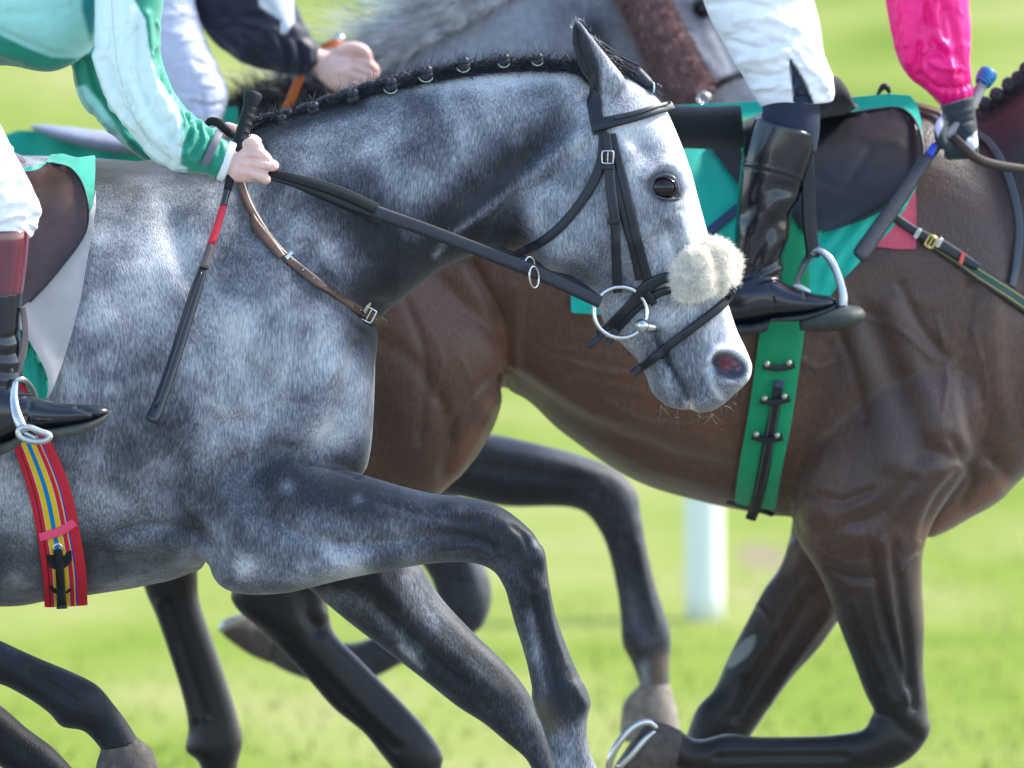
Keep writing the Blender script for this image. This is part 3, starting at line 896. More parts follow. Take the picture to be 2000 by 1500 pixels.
        if band:
            mb = MB()
            a0 = np.linspace(R(200), R(340), 7)
            mb.tube([c+np.array([math.cos(a)*r*1.0, -r*1.0, math.sin(a)*r*.95-r*.15]) for a in a0], [.0005]+[.0013]*5+[.0005], 8)
            mkb('band', mb, M_band, pl)
    # forelock between the ears, tied off
    F0 = [(1150, 60), (1176, 88), (1205, 108), (1236, 128), (1262, 156), (1282, 172)]
    n = 900
    C2 = catmull(np.array(F0, float), 8); k = rg2.rand(n)*(len(C2)-9); i0 = k.astype(int)
    roots = np.array([P(C2[i][0]+rg2.uniform(-7, 7), C2[i][1]+rg2.uniform(0, 24), .005+rg2.uniform(-.02, .03)) for i in i0])
    dirs = np.array([(P(*C2[min(i+6, len(C2)-1)], 0)-P(*C2[i], 0)) for i in i0]); dirs /= np.linalg.norm(dirs, axis=1)[:, None]
    fl = hairs('forelock', roots, dirs, .045, .0013, M_hair, horse, jit=.12, seed=9, seg=4)
    mb = MB(); mb.tube([P(1240, 140, 0), P(1262, 160, -.005), P(1276, 170, -.01)], [.013, .011, .006], 12)
    for q in range(8):
        mb.ball(P(1285+3.5*math.cos(q*2.1), 170+3.5*math.sin(q*2.1), -.01-.002*math.sin(q)), .0042, 8, 6)
    mkb('forelock_knot', mb, M_hair, fl)
    mb = MB(); a0 = np.linspace(0, 2*np.pi, 13)[:-1]
    mb.tube([P(1276+3*math.cos(a)*.5, 171+9*math.sin(a), -.012-.008*math.cos(a)) for a in a0], .0017, 8, closed=True)
    mkb('band', mb, simple('pale_blue_band', (.45, .62, .70), .4, noise=.05), fl)
    # fuzz along the ear and whiskers on the lips
    n = 90
    E0 = catmull(np.array([(1116, 60), (1122, 42), (1136, 40), (1160, 70), (1190, 105), (1215, 140)], float), 8)
    roots = np.array([P(*E0[rg2.randint(len(E0))], -.058+rg2.uniform(-.01, .01)) for i in range(n)])
    hairs('ear_hair', roots, np.tile([-.1, -.3, .6], (n, 1)), .008, .0006, simple('pale_hair', (.42, .42, .42), .6), horse, jit=.5, seed=10)
    n = 34
    Wp = [(1300, 790), (1330, 800), (1360, 806), (1385, 805), (1410, 795), (1425, 775), (1440, 755)]
    roots = np.array([P(*Wp[rg2.randint(7)], -.03)+rg2.normal(0, .006, 3) for i in range(n)])
    hairs('whiskers', roots, np.tile([.35, -.1, -.8], (n, 1)), .017, .00032, simple('pale_whisker', (.66, .6, .48), .6), horse, jit=.45, seed=11, curl=.5)
    return g, horse
G1, HORSE1 = build_grey()
# ------------------------------------------------------------------ brown horse (middle), centre plane Y=1
YB = 1.0
def xf(secs, s=1.0, rot=0.0, c=(0, 0), to=(0, 0)):
    out = []
    ca, sa = math.cos(rot), math.sin(rot)
    for q in secs:
        q = list(q)
        for i in (0, 2):
            x, y = q[i]-c[0], q[i+1]-c[1]
            q[i], q[i+1] = to[0]+s*(x*ca-y*sa), to[1]+s*(x*sa+y*ca)
        q[4] *= s
        out.append(tuple(q))
    return out

def build_brown():
    mb = MB()
    L = lambda secs, **k: mb.loft(secs, Y0=YB, **k)
    # trunk
    L([(560, 470, 585, 640, 60), (610, 360, 620, 760, 150), (700, 280, 720, 800, 215), (840, 240, 860, 770, 265), (985, 228, 1000, 768, 285), (1110, 226, 1100, 846, 300), (1250, 225, 1240, 938, 310),
       (1400, 218, 1390, 984, 305), (1530, 205, 1520, 1010, 290), (1680, 195, 1660, 1040, 265), (1800, 200, 1790, 1052, 245), (1900, 260, 1890, 1012, 225), (1975, 360, 1960, 968, 195), (2060, 520, 2050, 870, 140), (2110, 640, 2105, 760, 60)], n=48, sub=6, e=2.2)
    # neck and head (mostly outside the frame)
    L([(1760, 210, 2030, 860, 175), (1900, 215, 2110, 740, 165), (2000, 150, 2180, 600, 135), (2110, 60, 2270, 470, 112), (2230, -30, 2340, 350, 95), (2330, -80, 2400, 260, 84)], n=36, e=2.0, egg=.2)
    L(xf(HEAD, .95, R(-28), (1150, 200), (2340, 30)), n=32)
    # near thigh, gaskin, hock, cannon
    L([(700, 330, 960, 560, 120, -100), (640, 420, 985, 640, 150, -140), (610, 560, 990, 700, 155, -165), (600, 720, 984, 770, 140, -175), (560, 900, 960, 845, 120, -175), (520, 1000, 895, 935, 95, -170),
       (480, 1080, 800, 1010, 75, -165), (458, 1140, 690, 1080, 60, -160), (449, 1166, 640, 1150, 52, -160), (468, 1196, 643, 1195, 50, -160), (510, 1232, 655, 1238, 45, -160), (560, 1283, 700, 1284, 38, -160),
       (602, 1328, 745, 1330, 36, -160), (651, 1384, 792, 1377, 36, -160), (708, 1430, 836, 1427, 40, -160), (745, 1475, 866, 1475, 42, -160), (790, 1530, 860, 1520, 36, -160), (840, 1580, 890, 1560, 36, -160)], n=30, sub=5)
    # off hind
    L([(560, 500, 800, 700, 110, 120), (430, 800, 700, 900, 90, 140), (300, 1000, 520, 1050, 66, 150), (275, 1100, 400, 1085, 54, 150), (282, 1151, 387, 1135, 46, 150), (304, 1202, 392, 1180, 40, 150), (332, 1279, 414, 1244, 38, 150),
       (357, 1360, 440, 1320, 36, 150), (367, 1425, 463, 1392, 38, 150), (360, 1466, 475, 1450, 42, 150), (386, 1486, 464, 1498, 38, 150), (400, 1530, 470, 1540, 36, 150), (420, 1580, 490, 1580, 40, 150)], n=24, sub=5)
    # near fore: shoulder mass, forearm, folded cannon
    L([(1930, 600, 1560, 660, 90, -110), (1935, 760, 1560, 840, 120, -150), (1900, 900, 1545, 980, 120, -175), (1835, 1000, 1548, 1040, 105, -180), (1806, 1060, 1580, 1090, 90, -182), (1801, 1130, 1608, 1140, 78, -184), (1806, 1218, 1636, 1216, 66, -184),
       (1804, 1300, 1667, 1296, 56, -184), (1811, 1370, 1690, 1356, 50, -184), (1815, 1428, 1712, 1397, 50, -184)], n=30, sub=5)
    L([(1770, 1330, 1720, 1380, 34, -184), (1818, 1412, 1700, 1400, 46, -184), (1796, 1466, 1688, 1424, 46, -184), (1735, 1505, 1650, 1432, 40, -184), (1640, 1512, 1612, 1436, 34, -184), (1560, 1512, 1540, 1438, 33, -184), (1480, 1512, 1475, 1438, 34, -184), (1400, 1515, 1420, 1432, 38, -184),
       (1350, 1512, 1362, 1445, 38, -184), (1310, 1500, 1320, 1420, 36, -184), (1275, 1490, 1290, 1412, 38, -184)], n=26, sub=5)
    # off fore
    L([(1560, 900, 1760, 960, 80, 130), (1541, 1045, 1720, 1080, 84, 150), (1524, 1104, 1680, 1150, 74, 155), (1492, 1150, 1636, 1216, 64, 155), (1457, 1216, 1601, 1265, 56, 155), (1422, 1283, 1552, 1318, 50, 155), (1394, 1346, 1517, 1363, 46, 155),
       (1362, 1380, 1489, 1405, 46, 155), (1342, 1430, 1464, 1442, 46, 155), (1330, 1490, 1420, 1510, 42, 155), (1320, 1560, 1400, 1570, 36, 155), (1320, 1640, 1390, 1640, 34, 155)], n=24, sub=5)
    # hidden near-side belly line between stifle and flank
    g = remesh(mb, .0055, 6)
    st = lambda p, r, a, **k: g.stroke(p, r*1.12, a*1.1, **k)
    # flank fold and thigh edge
    st([(925, 520), (955, 580), (980, 640), (990, 700), (986, 760)], 11, -16)
    st([(990, 500), (975, 560), (985, 620)], 20, -7)
    st([(880, 540), (930, 620), (965, 700)], 26, 8)
    st([(1010, 560), (1010, 640), (1005, 720)], 10, 5)
    rg = np.random.RandomState(21)
    for i in range(16):                                      # wrinkles of the flank
        x = 1002+i*9+rg.uniform(-2, 2)
        st([(x-4, 510+i*7+rg.uniform(-8, 8)), (x+6, 590+i*4), (x+rg.uniform(-3, 3), 660+rg.uniform(-10, 20))], 3.2, -2.6*(1-i/18))
    for i in range(16):                                      # ribs and belly folds
        y = 655+i*17+rg.uniform(-4, 4); x0 = 1030+i*14
        st([(x0, y-8), (x0+130, y+18+rg.uniform(-8, 8)), (x0+300, y+62)], 8, -1.8)
    st([(1000, 740), (1120, 820), (1260, 880), (1400, 920)], 20, -9)
    st([(1000, 700), (1130, 780), (1300, 850), (1440, 880)], 22, 5)
    st([(760, 620), (800, 720), (780, 850)], 50, 8)
    st([(740, 660), (800, 700), (850, 760)], 16, -6)
    st([(860, 780), (880, 850), (870, 930)], 14, -10)
    st([(960, 790), (930, 850), (890, 920)], 10, 6)
    st([(830, 540), (900, 600)], 26, -6)
    # shoulder and elbow of the fore end
    st([(1545, 1030), (1548, 960), (1575, 860), (1620, 740), (1650, 640)], 20, -9)
    st([(1590, 760), (1560, 860), (1540, 950)], 18, -5)
    st([(1620, 900), (1600, 980), (1620, 1030)], 34, 9)
    st([(1700, 620), (1740, 720), (1785, 830), (1800, 890)], 20, -8)
    st([(1740, 600), (1785, 720), (1830, 830)], 22, 8)
    st([(1660, 640), (1700, 760), (1740, 900)], 26, 7)
    st([(1900, 560), (1880, 700), (1900, 840), (1960, 920)], 14, -8)
    st([(1940, 560), (1940, 700), (1960, 820)], 22, 7)
    st([(1820, 880), (1880, 900), (1940, 900)], 14, -6)
    st([(1800, 1050), (1830, 980), (1870, 930)], 9, -8)
    st([(1805, 1050), (1880, 1010), (1950, 960)], 16, 6)
    st([(1560, 1045), (1640, 1030), (1720, 1000), (1780, 940)], 13, -6)
    st([(1660, 1040), (1700, 1060), (1745, 1052)], 18, 6)
    st([(1620, 1110), (1660, 1128), (1700, 1130)], 8, -6)
    st([(1700, 1060), (1716, 1160), (1740, 1250), (1772, 1340)], 8, -8, ymax=1.0)
    st([(1745, 1060), (1760, 1180), (1775, 1300), (1785, 1380)], 8, -8, ymax=1.0)
    st([(1725, 1060), (1738, 1170), (1757, 1280), (1775, 1370)], 8, 5, ymax=1.0)
    st([(1750, 1080), (1763, 1118), (1775, 1100), (1790, 1085)], 4, 4, ymax=1.0)
    st([(1665, 1180), (1700, 1280), (1740, 1370)], 12, 4, ymax=1.0)
    st([(1680, 1240), (1720, 1340)], 6, -4, ymax=1.0)
    st([(1730, 1395), (1760, 1420), (1790, 1440)], 14, -5, ymax=1.0)
    st([(1400, 1480), (1520, 1478), (1650, 1478)], 8, -5, ymax=1.0)
    st([(1580, 1160), (1540, 1230), (1480, 1330), (1440, 1400)], 9, -7, ymin=1.05)
    st([(1560, 1150), (1520, 1220), (1460, 1310)], 14, 4, ymin=1.05)
    st([(1620, 1200), (1560, 1280), (1500, 1370)], 8, 5, ymin=1.05)
    # hocks
    st([(600, 1160), (600, 1200), (620, 1230)], 12, -7, ymax=.95)
    st([(560, 1170), (560, 1220)], 18, 5, ymax=.95)
    st([(620, 1170), (625, 1200)], 9, 5, ymax=.95)
    st([(570, 1260), (640, 1330), (720, 1410), (770, 1460)], 11, -4, ymax=.95)
    st([(600, 1270), (690, 1360), (780, 1440)], 14, 3, ymax=.95)
    st([(330, 1180), (365, 1290), (400, 1400)], 8, -8)
    st([(310, 1180), (345, 1290), (380, 1400)], 8, 4)
    st([(2020, 300), (2040, 500)], 30, -5)
    for v in ([(1700, 1040), (1712, 1100), (1708, 1180), (1722, 1260)], [(1640, 560), (1690, 620), (1750, 640), (1820, 700)], [(1830, 620), (1850, 720), (1842, 800)], [(1100, 700), (1180, 730), (1260, 728), (1340, 770)], [(1180, 780), (1260, 820), (1350, 830)],
              [(820, 620), (860, 690), (850, 770)], [(900, 700), (930, 780), (915, 840)], [(1600, 1060), (1650, 1100), (1690, 1100)], [(1480, 1180), (1520, 1240), (1500, 1300)], [(1900, 640), (1925, 760), (1915, 860)], [(1560, 700), (1600, 720), (1650, 700)]):
        st(v, 3.6, 2.8)
    for v in ([(1600, 560), (1660, 700), (1690, 820)], [(1760, 560), (1800, 640), (1850, 700)], [(1860, 860), (1900, 930), (1880, 980)], [(1580, 960), (1640, 980), (1700, 960)], [(780, 560), (830, 700), (820, 860)], [(880, 860), (900, 800), (950, 740)]):
        st(v, 8, -5)
    for i in range(70):
        c = (rg.uniform(740, 2000), rg.uniform(480, 1040)); a = rg.uniform(-1.2, .2); Ln = rg.uniform(30, 90)
        st([c, (c[0]+Ln*math.cos(a), c[1]-Ln*math.sin(a))], rg.uniform(10, 26), rg.uniform(-2.2, 2.2))
    g.refresh()
    T = g.tone; Q = g.Q; T[:] = .62
    pa = g.paint
    pa([(800, 540), (900, 620), (960, 720)], 60, .70, .8)
    pa([(985, 640), (984, 740), (960, 800)], 16, .86, .8)
    pa([(905, 900), (870, 950), (930, 850)], 22, .80, .8)
    pa([(760, 800), (800, 900)], 70, .50, .7)
    pa([(1040, 560), (1200, 700), (1400, 800)], 90, .68, .6)
    pa([(1000, 770), (1150, 860), (1300, 940), (1450, 980)], 34, .56, .7)
    pa([(1650, 700), (1750, 900)], 110, .55, .8)
    pa([(1850, 260), (1950, 270), (2020, 340)], 80, .36, .85)  # jockey's shade over the withers, painted as darker coat
    pa([(1880, 400), (1960, 480)], 60, .52, .7)
    pa([(1900, 700), (1930, 850)], 80, .66, .8)
    pa([(1960, 950), (1880, 1000), (1820, 1040)], 22, .86, .8)
    pa([(1800, 1040), (1803, 1150), (1800, 1220)], 9, .85, .7)  # light from the right on the leg edge, painted in
    pa([(1660, 780), (1640, 860)], 30, .72, .4)
    pa([(1620, 1150), (1560, 1230), (1500, 1300)], 14, .78, .7, ymin=1.05)
    pa([(1638, 1180), (1600, 1250)], 12, .76, .7, ymin=1.05)
    # black points
    m = (Q[:, 1] > 1020) & (Q[:, 0] > 1300)
    T[m] = T[m] - np.clip((Q[m, 1]-1060)/330, 0, 1)*.46
    m = (Q[:, 1] > 990) & (Q[:, 0] < 960)
    k = np.clip((Q[m, 1]-1010)/90, 0, 1); T[m] = T[m]*(1-k)+k*.08
    pa([(395, 1140), (410, 1230), (440, 1320), (465, 1420)], 9, .42, .8)  # lit edge of the off hind, painted as lighter coat
    pa([(620, 1165), (632, 1200)], 14, .40, .7, ymax=.95)
    pa([(1590, 1445), (1470, 1450), (1340, 1470)], 40, .22, .8)
    pa([(1380, 1435), (1430, 1432)], 14, .52, .6, ymax=.95)
    pa([(1330, 1460), (1290, 1450)], 30, .40, .8, ymax=.95)
    g.fill([(1476, 1240), (1470, 1268), (1448, 1292), (1422, 1305), (1424, 1285), (1440, 1262), (1458, 1247)], c=(.20, .22, .21), soft=3, curve=True, ymin=1.05)
    m = Q[:, 0] > 1560; T[m] -= .075*np.clip((Q[m, 0]-1560)/120, 0, 1)
    T[:] = np.clip(T, 0, 1)
    horse = g.make('horse', M_brown)
    tag(horse, 'bay brown racehorse with black legs and green girth, in the middle', 'horse')
    # plaited mane climbing out of frame
    rg2 = np.random.RandomState(5)
    cr = [(1900, 226), (1925, 212), (1955, 190), (1982, 165), (2003, 143), (2040, 112), (2100, 66), (2180, 8), (2260, -50)]
    C = catmull(np.array(cr, float), 6)
    mb = MB(); mb.tube([P(a, b+6, YB-.01) for a, b in C], .014, 12, sub=1)
    mane = mkb('mane', mb, M_hair, horse)
    for j, (x, y, r) in enumerate([(1922, 196, 13), (1946, 180, 14), (1970, 160, 14), (1988, 148, 14), (2004, 130, 14), (2030, 110, 14), (2060, 90, 14), (2110, 50, 14)]):
        mb = MB(); r /= SC; c = P(x, y+5, YB-.025)
        for q in range(8):
            a = q*2.4
            mb.ball(c+np.array([math.cos(a)*r*.45, -.4*r, math.sin(a)*r*.5]), r*.68, 10, 8)
        mkb('mane_plait', mb, M_hair, horse)
    n = 1800; k = (rg2.rand(n)*(len(C)-1)).astype(int)
    roots = np.array([P(C[i][0]+rg2.uniform(-6, 6), C[i][1]+rg2.uniform(-12, 24), YB-.03+rg2.uniform(-.01, .02)) for i in k])
    hairs('mane_hair', roots, np.tile([.5, -.3, -.3], (n, 1)), .025, .0013, M_hair, mane, jit=.4, seed=31)
    # hooves
    mb = MB()      # near fore hoof turned sole up
    mb.loft([(1325, 1500, 1332, 1428, 34), (1300, 1508, 1308, 1416, 41), (1262, 1522, 1285, 1408, 50), (1215, 1540, 1276, 1406, 58), (1188, 1520, 1262, 1412, 60)], Y0=YB-.165, n=28)
    hf = mkb('hoof', mb, M_hoof, horse)
    mb = MB()
    Yh = YB-.165-.03
    pts = [P(1284, 1424, Yh-.012), P(1266, 1411, Yh-.02), P(1240, 1418, Yh-.026), P(1212, 1446, Yh-.03), P(1194, 1478, Yh-.03), P(1188, 1506, Yh-.025)]
    mb.tube(pts, [.004, .006, .0065, .007, .007, .006], 10, flat=.6)
    pts = [P(1279, 1428, Yh-.022), P(1258, 1446, Yh-.026), P(1232, 1476, Yh-.03), P(1205, 1502, Yh-.03)]
    mb.tube(pts, [.003, .0055, .006, .006], 10, flat=.6)
    mkb('horseshoe', mb, M_steel, hf)
    mb = MB(); mb.loft([(440, 1575, 500, 1570, 40, 150), (430, 1600, 520, 1590, 48, 150), (430, 1640, 540, 1630, 54, 150)], Y0=YB, n=20); mkb('hoof', mb, M_hoof, horse)
    mb = MB(); mb.loft([(820, 1600, 900, 1560, 40, -160), (830, 1640, 930, 1600, 50, -160), (850, 1680, 960, 1640, 54, -160)], Y0=YB, n=20); mkb('hoof', mb, M_hoof, horse)
    mb = MB(); mb.loft([(1315, 1635, 1395, 1635, 38, 155), (1300, 1680, 1410, 1680, 48, 155), (1290, 1720, 1420, 1720, 54, 155)], Y0=YB, n=20); mkb('hoof', mb, M_hoof, horse)
    return g, horse
G2, HORSE2 = build_brown()

# ------------------------------------------------------------------ far grey horse, centre plane Y=2.05
YC = 2.05
def build_far():
    mb = MB()
    L = lambda secs, **k: mb.loft(secs, Y0=YC, **k)
    L([(-420, 350, -420, 800, 120), (-300, 290, -320, 930, 230), (-100, 275, -100, 990, 280), (120, 270, 120, 1000, 290), (320, 262, 320, 990, 270), (500, 225, 500, 950, 250), (640, 215, 650, 900, 225), (780, 280, 800, 850, 200), (880, 450, 890, 840, 150), (935, 620, 938, 800, 90)], n=40, e=2.2)
    L([(460, 205, 820, 780, 165), (620, 172, 910, 640, 155), (720, 128, 960, 500, 135), (830, 70, 1000, 400, 115), (950, 5, 1040, 320, 98), (1060, -60, 1100, 260, 88), (1150, -105, 1150, 200, 80)], n=36, e=2.0, egg=.2)
    L(xf(HEAD, .95, R(-9), (1298, 366), (1378, 18)), n=36)
    ear = [(1225, 165, 1152, 166, 20, -58), (1212, 140, 1135, 142, 22, -62), (1190, 112, 1120, 105, 18, -64), (1168, 84, 1115, 70, 13, -66), (1134, 38, 1122, 34, 3, -68)]
    L(xf(ear, .95, R(-9), (1298, 366), (1378, 18)), n=16)
    # near foreleg
    L([(760, 560, 900, 840, 110, -140), (800, 640, 800, 930, 105, -150), (900, 800, 760, 980, 100, -160), (925, 838, 800, 972, 85, -160), (995, 853, 880, 968, 68, -160), (1075, 872, 985, 990, 58, -160), (1140, 890, 1090, 990, 50, -160), (1200, 915, 1140, 1000, 46, -160),
       (1243, 957, 1165, 1030, 44, -160), (1254, 1010, 1178, 1052, 42, -160), (1264, 1068, 1189, 1085, 36, -160), (1280, 1135, 1201, 1140, 31, -160), (1298, 1192, 1210, 1200, 33, -160), (1313, 1244, 1213, 1258, 38, -160), (1309, 1285, 1230, 1290, 34, -160),
       (1309, 1330, 1247, 1334, 30, -160), (1309, 1378, 1248, 1362, 32, -160)], n=26, sub=5)
    # off foreleg, folded
    L([(780, 700, 700, 900, 80, 130), (860, 860, 740, 980, 70, 140), (900, 980, 800, 1040, 60, 145), (935, 1080, 815, 1090, 50, 148), (958, 1130, 840, 1130, 46, 148), (962, 1180, 850, 1160, 44, 148), (944, 1228, 858, 1180, 42, 148)], n=24, sub=5)
    L([(962, 1140, 880, 1150, 34, 148), (958, 1195, 858, 1180, 40, 148), (925, 1240, 845, 1200, 36, 148), (840, 1272, 800, 1215, 31, 148), (788, 1296, 740, 1238, 30, 148), (743, 1320, 690, 1254, 30, 148), (690, 1336, 640, 1250, 34, 148), (620, 1334, 600, 1240, 36, 148), (560, 1314, 565, 1225, 34, 148), (520, 1292, 530, 1215, 34, 148)], n=24, sub=5)
    g = remesh(mb, .0075, 6)
    st = g.stroke
    st([(1120, 20), (1100, 90), (1120, 140)], 18, -10)
    st([(980, 40), (1060, 120)], 40, 8)
    st([(860, 90), (940, 60), (1040, 20)], 40, -5)
    st([(1372, 16)], 17, -12)
    st([(1345, 5), (1368, -4), (1398, 2)], 9, 8)
    st([(1340, 80), (1400, 150)], 14, 7)
    st([(1400, 60), (1440, 140)], 12, -6)
    st([(900, 905), (1000, 920), (1120, 935)], 9, -8)
    st([(960, 880), (1080, 900), (1160, 925)], 14, 5)
    st([(1225, 1060), (1240, 1140), (1250, 1220)], 8, -7)
    st([(1245, 1060), (1262, 1140), (1280, 1210)], 8, 4)
    st([(920, 1110), (935, 1170)], 16, 5)
    g.refresh()
    T = g.tone; T[:] = .55; pa = g.paint; Q = g.Q
    pa([(860, 80), (960, 40), (1080, -10)], 70, .70, .7)
    pa([(1100, 20), (1200, 40)], 50, .48, .7)
    pa([(1160, 60), (1175, 150)], 26, .24, .8)
    pa([(1300, 20), (1360, 120), (1430, 190)], 50, .68, .8)
    pa([(1420, 60), (1450, 140)], 26, .74, .8)
    pa([(1372, 17)], 22, .1, .95)
    pa([(500, 190), (620, 165), (700, 190)], 50, .24, .8)
    m = Q[:, 1] > 780; T[m] = .27
    pa([(900, 860), (1000, 870), (1150, 900)], 20, .36, .7)
    pa([(1100, 960), (1000, 965), (900, 950)], 26, .12, .8)
    pa([(1225, 960), (1245, 1010)], 14, .42, .7)
    pa([(1230, 1160), (1240, 1210), (1262, 1250)], 18, .46, .7)
    pa([(1215, 1260), (1232, 1290)], 14, .3, .8, tint=(.10, .07, .05))
    pa([(1290, 1290), (1285, 1340), (1290, 1380)], 18, .3, .85, tint=(.17, .125, .09))
    pa([(1258, 1300), (1262, 1360)], 14, .72, .8)
    pa([(930, 1120), (940, 1180)], 20, .42, .7)
    pa([(560, 1240), (520, 1260), (540, 1290)], 40, .3, .8, tint=(.07, .06, .05))
    T[:] = np.clip(T, 0, 1)
    horse = g.make('horse', M_grey3)
    tag(horse, 'dark grey racehorse behind with loose flowing grey mane and brown fleece cheekpiece', 'horse')
    mb = MB(); h = g.bvh().ray_cast(Vector(P(1374, 18, YC-1)), Vector((0, 1, 0)), 3)[0]
    p = P(1374, 18, h[1]); mb.ball([p[0], p[1]+.006, p[2]], [.019, .016, .015], 20, 12); mkb('eye', mb, M_eye, horse)
    mb = MB(); mb.loft([(1309, 1336, 1249, 1336, 29, -160), (1314, 1358, 1234, 1352, 38, -160), (1321, 1384, 1217, 1374, 45, -160), (1325, 1410, 1213, 1404, 49, -160), (1330, 1445, 1211, 1445, 53, -160)], Y0=YC, n=22); mkb('hoof', mb, simple('pale_muddy_hoof', (.20, .17, .14), .7, noise=.4, bump=.4), horse)
    mb = MB(); mb.loft([(528, 1296, 536, 1212, 36, 148), (490, 1280, 505, 1208, 44, 148), (455, 1256, 480, 1207, 50, 148), (434, 1238, 440, 1222, 50, 148)], Y0=YC, n=22); hf = mkb('hoof', mb, M_hoof, horse)
    mb = MB(); mb.tube([P(500, 1205, YC+.09), P(478, 1206, YC+.085), P(450, 1213, YC+.08), P(434, 1224, YC+.08), P(433, 1234, YC+.085)], [.004, .006, .007, .007, .005], 10, flat=.8); mkb('horseshoe', mb, M_steel, hf)
    # flowing mane: locks streaming back from the crest
    rg = np.random.RandomState(6)
    cr = catmull(np.array([(600, 178), (700, 138), (790, 96), (880, 48), (960, 2), (1040, -45), (1120, -85)], float), 10)
    V = []; F = []; cnt = 0
    mbm = MB()
    locks = []
    for i in range(300):
        k = rg.randint(4, len(cr)-1); c = cr[k]
        t = k/len(cr)
        L_ = rg.uniform(150, 260)*(.45+.7*t)
        a = R(rg.uniform(-14, 16)+ (6 if t > .5 else -4))
        locks.append((c, L_, a, rg.uniform(-.03, .03), rg.uniform(-8, 22)))
    roots = []; dirs = []; bends = []; lens = []
    for c, L_, a, dy, sag in locks:
        for j in range(34):
            c2 = c+rg.normal(0, 5, 2)+np.array([0, 6])
            p0 = P(c2[0], c2[1], YC-.03+dy+rg.uniform(-.01, .01))
            dv = np.array([-math.cos(a), 0, math.sin(a)+.12])
            roots.append(p0); dirs.append(dv); lens.append(L_/SC*rg.uniform(.6, 1.05)); bends.append(np.array([0, 0, -.03-sag/SC*.6]))
    roots = np.array(roots); dirs = np.array(dirs); lens = np.array(lens); bends = np.array(bends)
    hairs('mane', roots, dirs, lens, .0028, M_hairg, horse, seg=6, jit=.07, seed=12, curl=.35, bend=bends)
    # dark hair on the withers
    n = 2600
    W_ = catmull(np.array([(455, 205), (500, 175), (560, 160), (620, 160), (660, 185)], float), 8)
    k = rg.randint(0, len(W_), n)
    roots = np.array([P(W_[i][0]+rg.uniform(-12, 12), W_[i][1]+rg.uniform(-4, 60), YC-.15+rg.uniform(-.03, .06)) for i in k])
    hairs('withers_hair', roots, np.tile([-.6, -.3, .25], (n, 1)), .045, .002, M_hair, horse, jit=.4, seed=13, seg=4, curl=.4)
    return g, horse
G3, HORSE3 = build_far()
# ------------------------------------------------------------------ tack of the front horse
B1 = [G1.bvh()]
def ring3(mb, c, r, tr, tilt=(0, 0, 0), n=28, sx=1.0, sz=1.0):
    a = np.linspace(0, 2*np.pi, n, endpoint=False)
    M = np.array(Matrix.Rotation(tilt[2], 3, 'Z') @ Matrix.Rotation(tilt[0], 3, 'X') @ Matrix.Rotation(tilt[1], 3, 'Y'))
    pts = [np.asarray(c) + M @ np.array([r*sx*math.cos(t), 0, r*sz*math.sin(t)]) for t in a]
    return mb.tube(pts, tr, 10, closed=True, sub=1, smooth=False)

def buckle(name, px, py, ang, w, h, bvhs, mat, parent, off=.006, tr=1.6, Yd=None):
    """rectangular frame buckle with tongue, on the surface at px,py"""
    q = cast(bvhs, px, py); Y = q[0][1] if q else Yd
    if Yd is not None and q: Y = min(Y, Yd)
    c, s = math.cos(R(ang)), math.sin(R(ang)); mb = MB()
    f = lambda a, b: P(px+a*c-b*s, py+a*s+b*c, Y-off)
    pts = []
    for a, b in [(-w, -h*.7), (-w*.7, -h), (w*.7, -h), (w, -h*.7), (w, h*.7), (w*.7, h), (-w*.7, h), (-w, h*.7)]: pts.append(f(a, b))
    mb.tube(pts, tr/SC, 8, sub=2, closed=True)
    mb.tube([f(0, -h), f(0, h*1.1)], tr*.8/SC, 6)
    return mkb(name, mb, mat, parent)

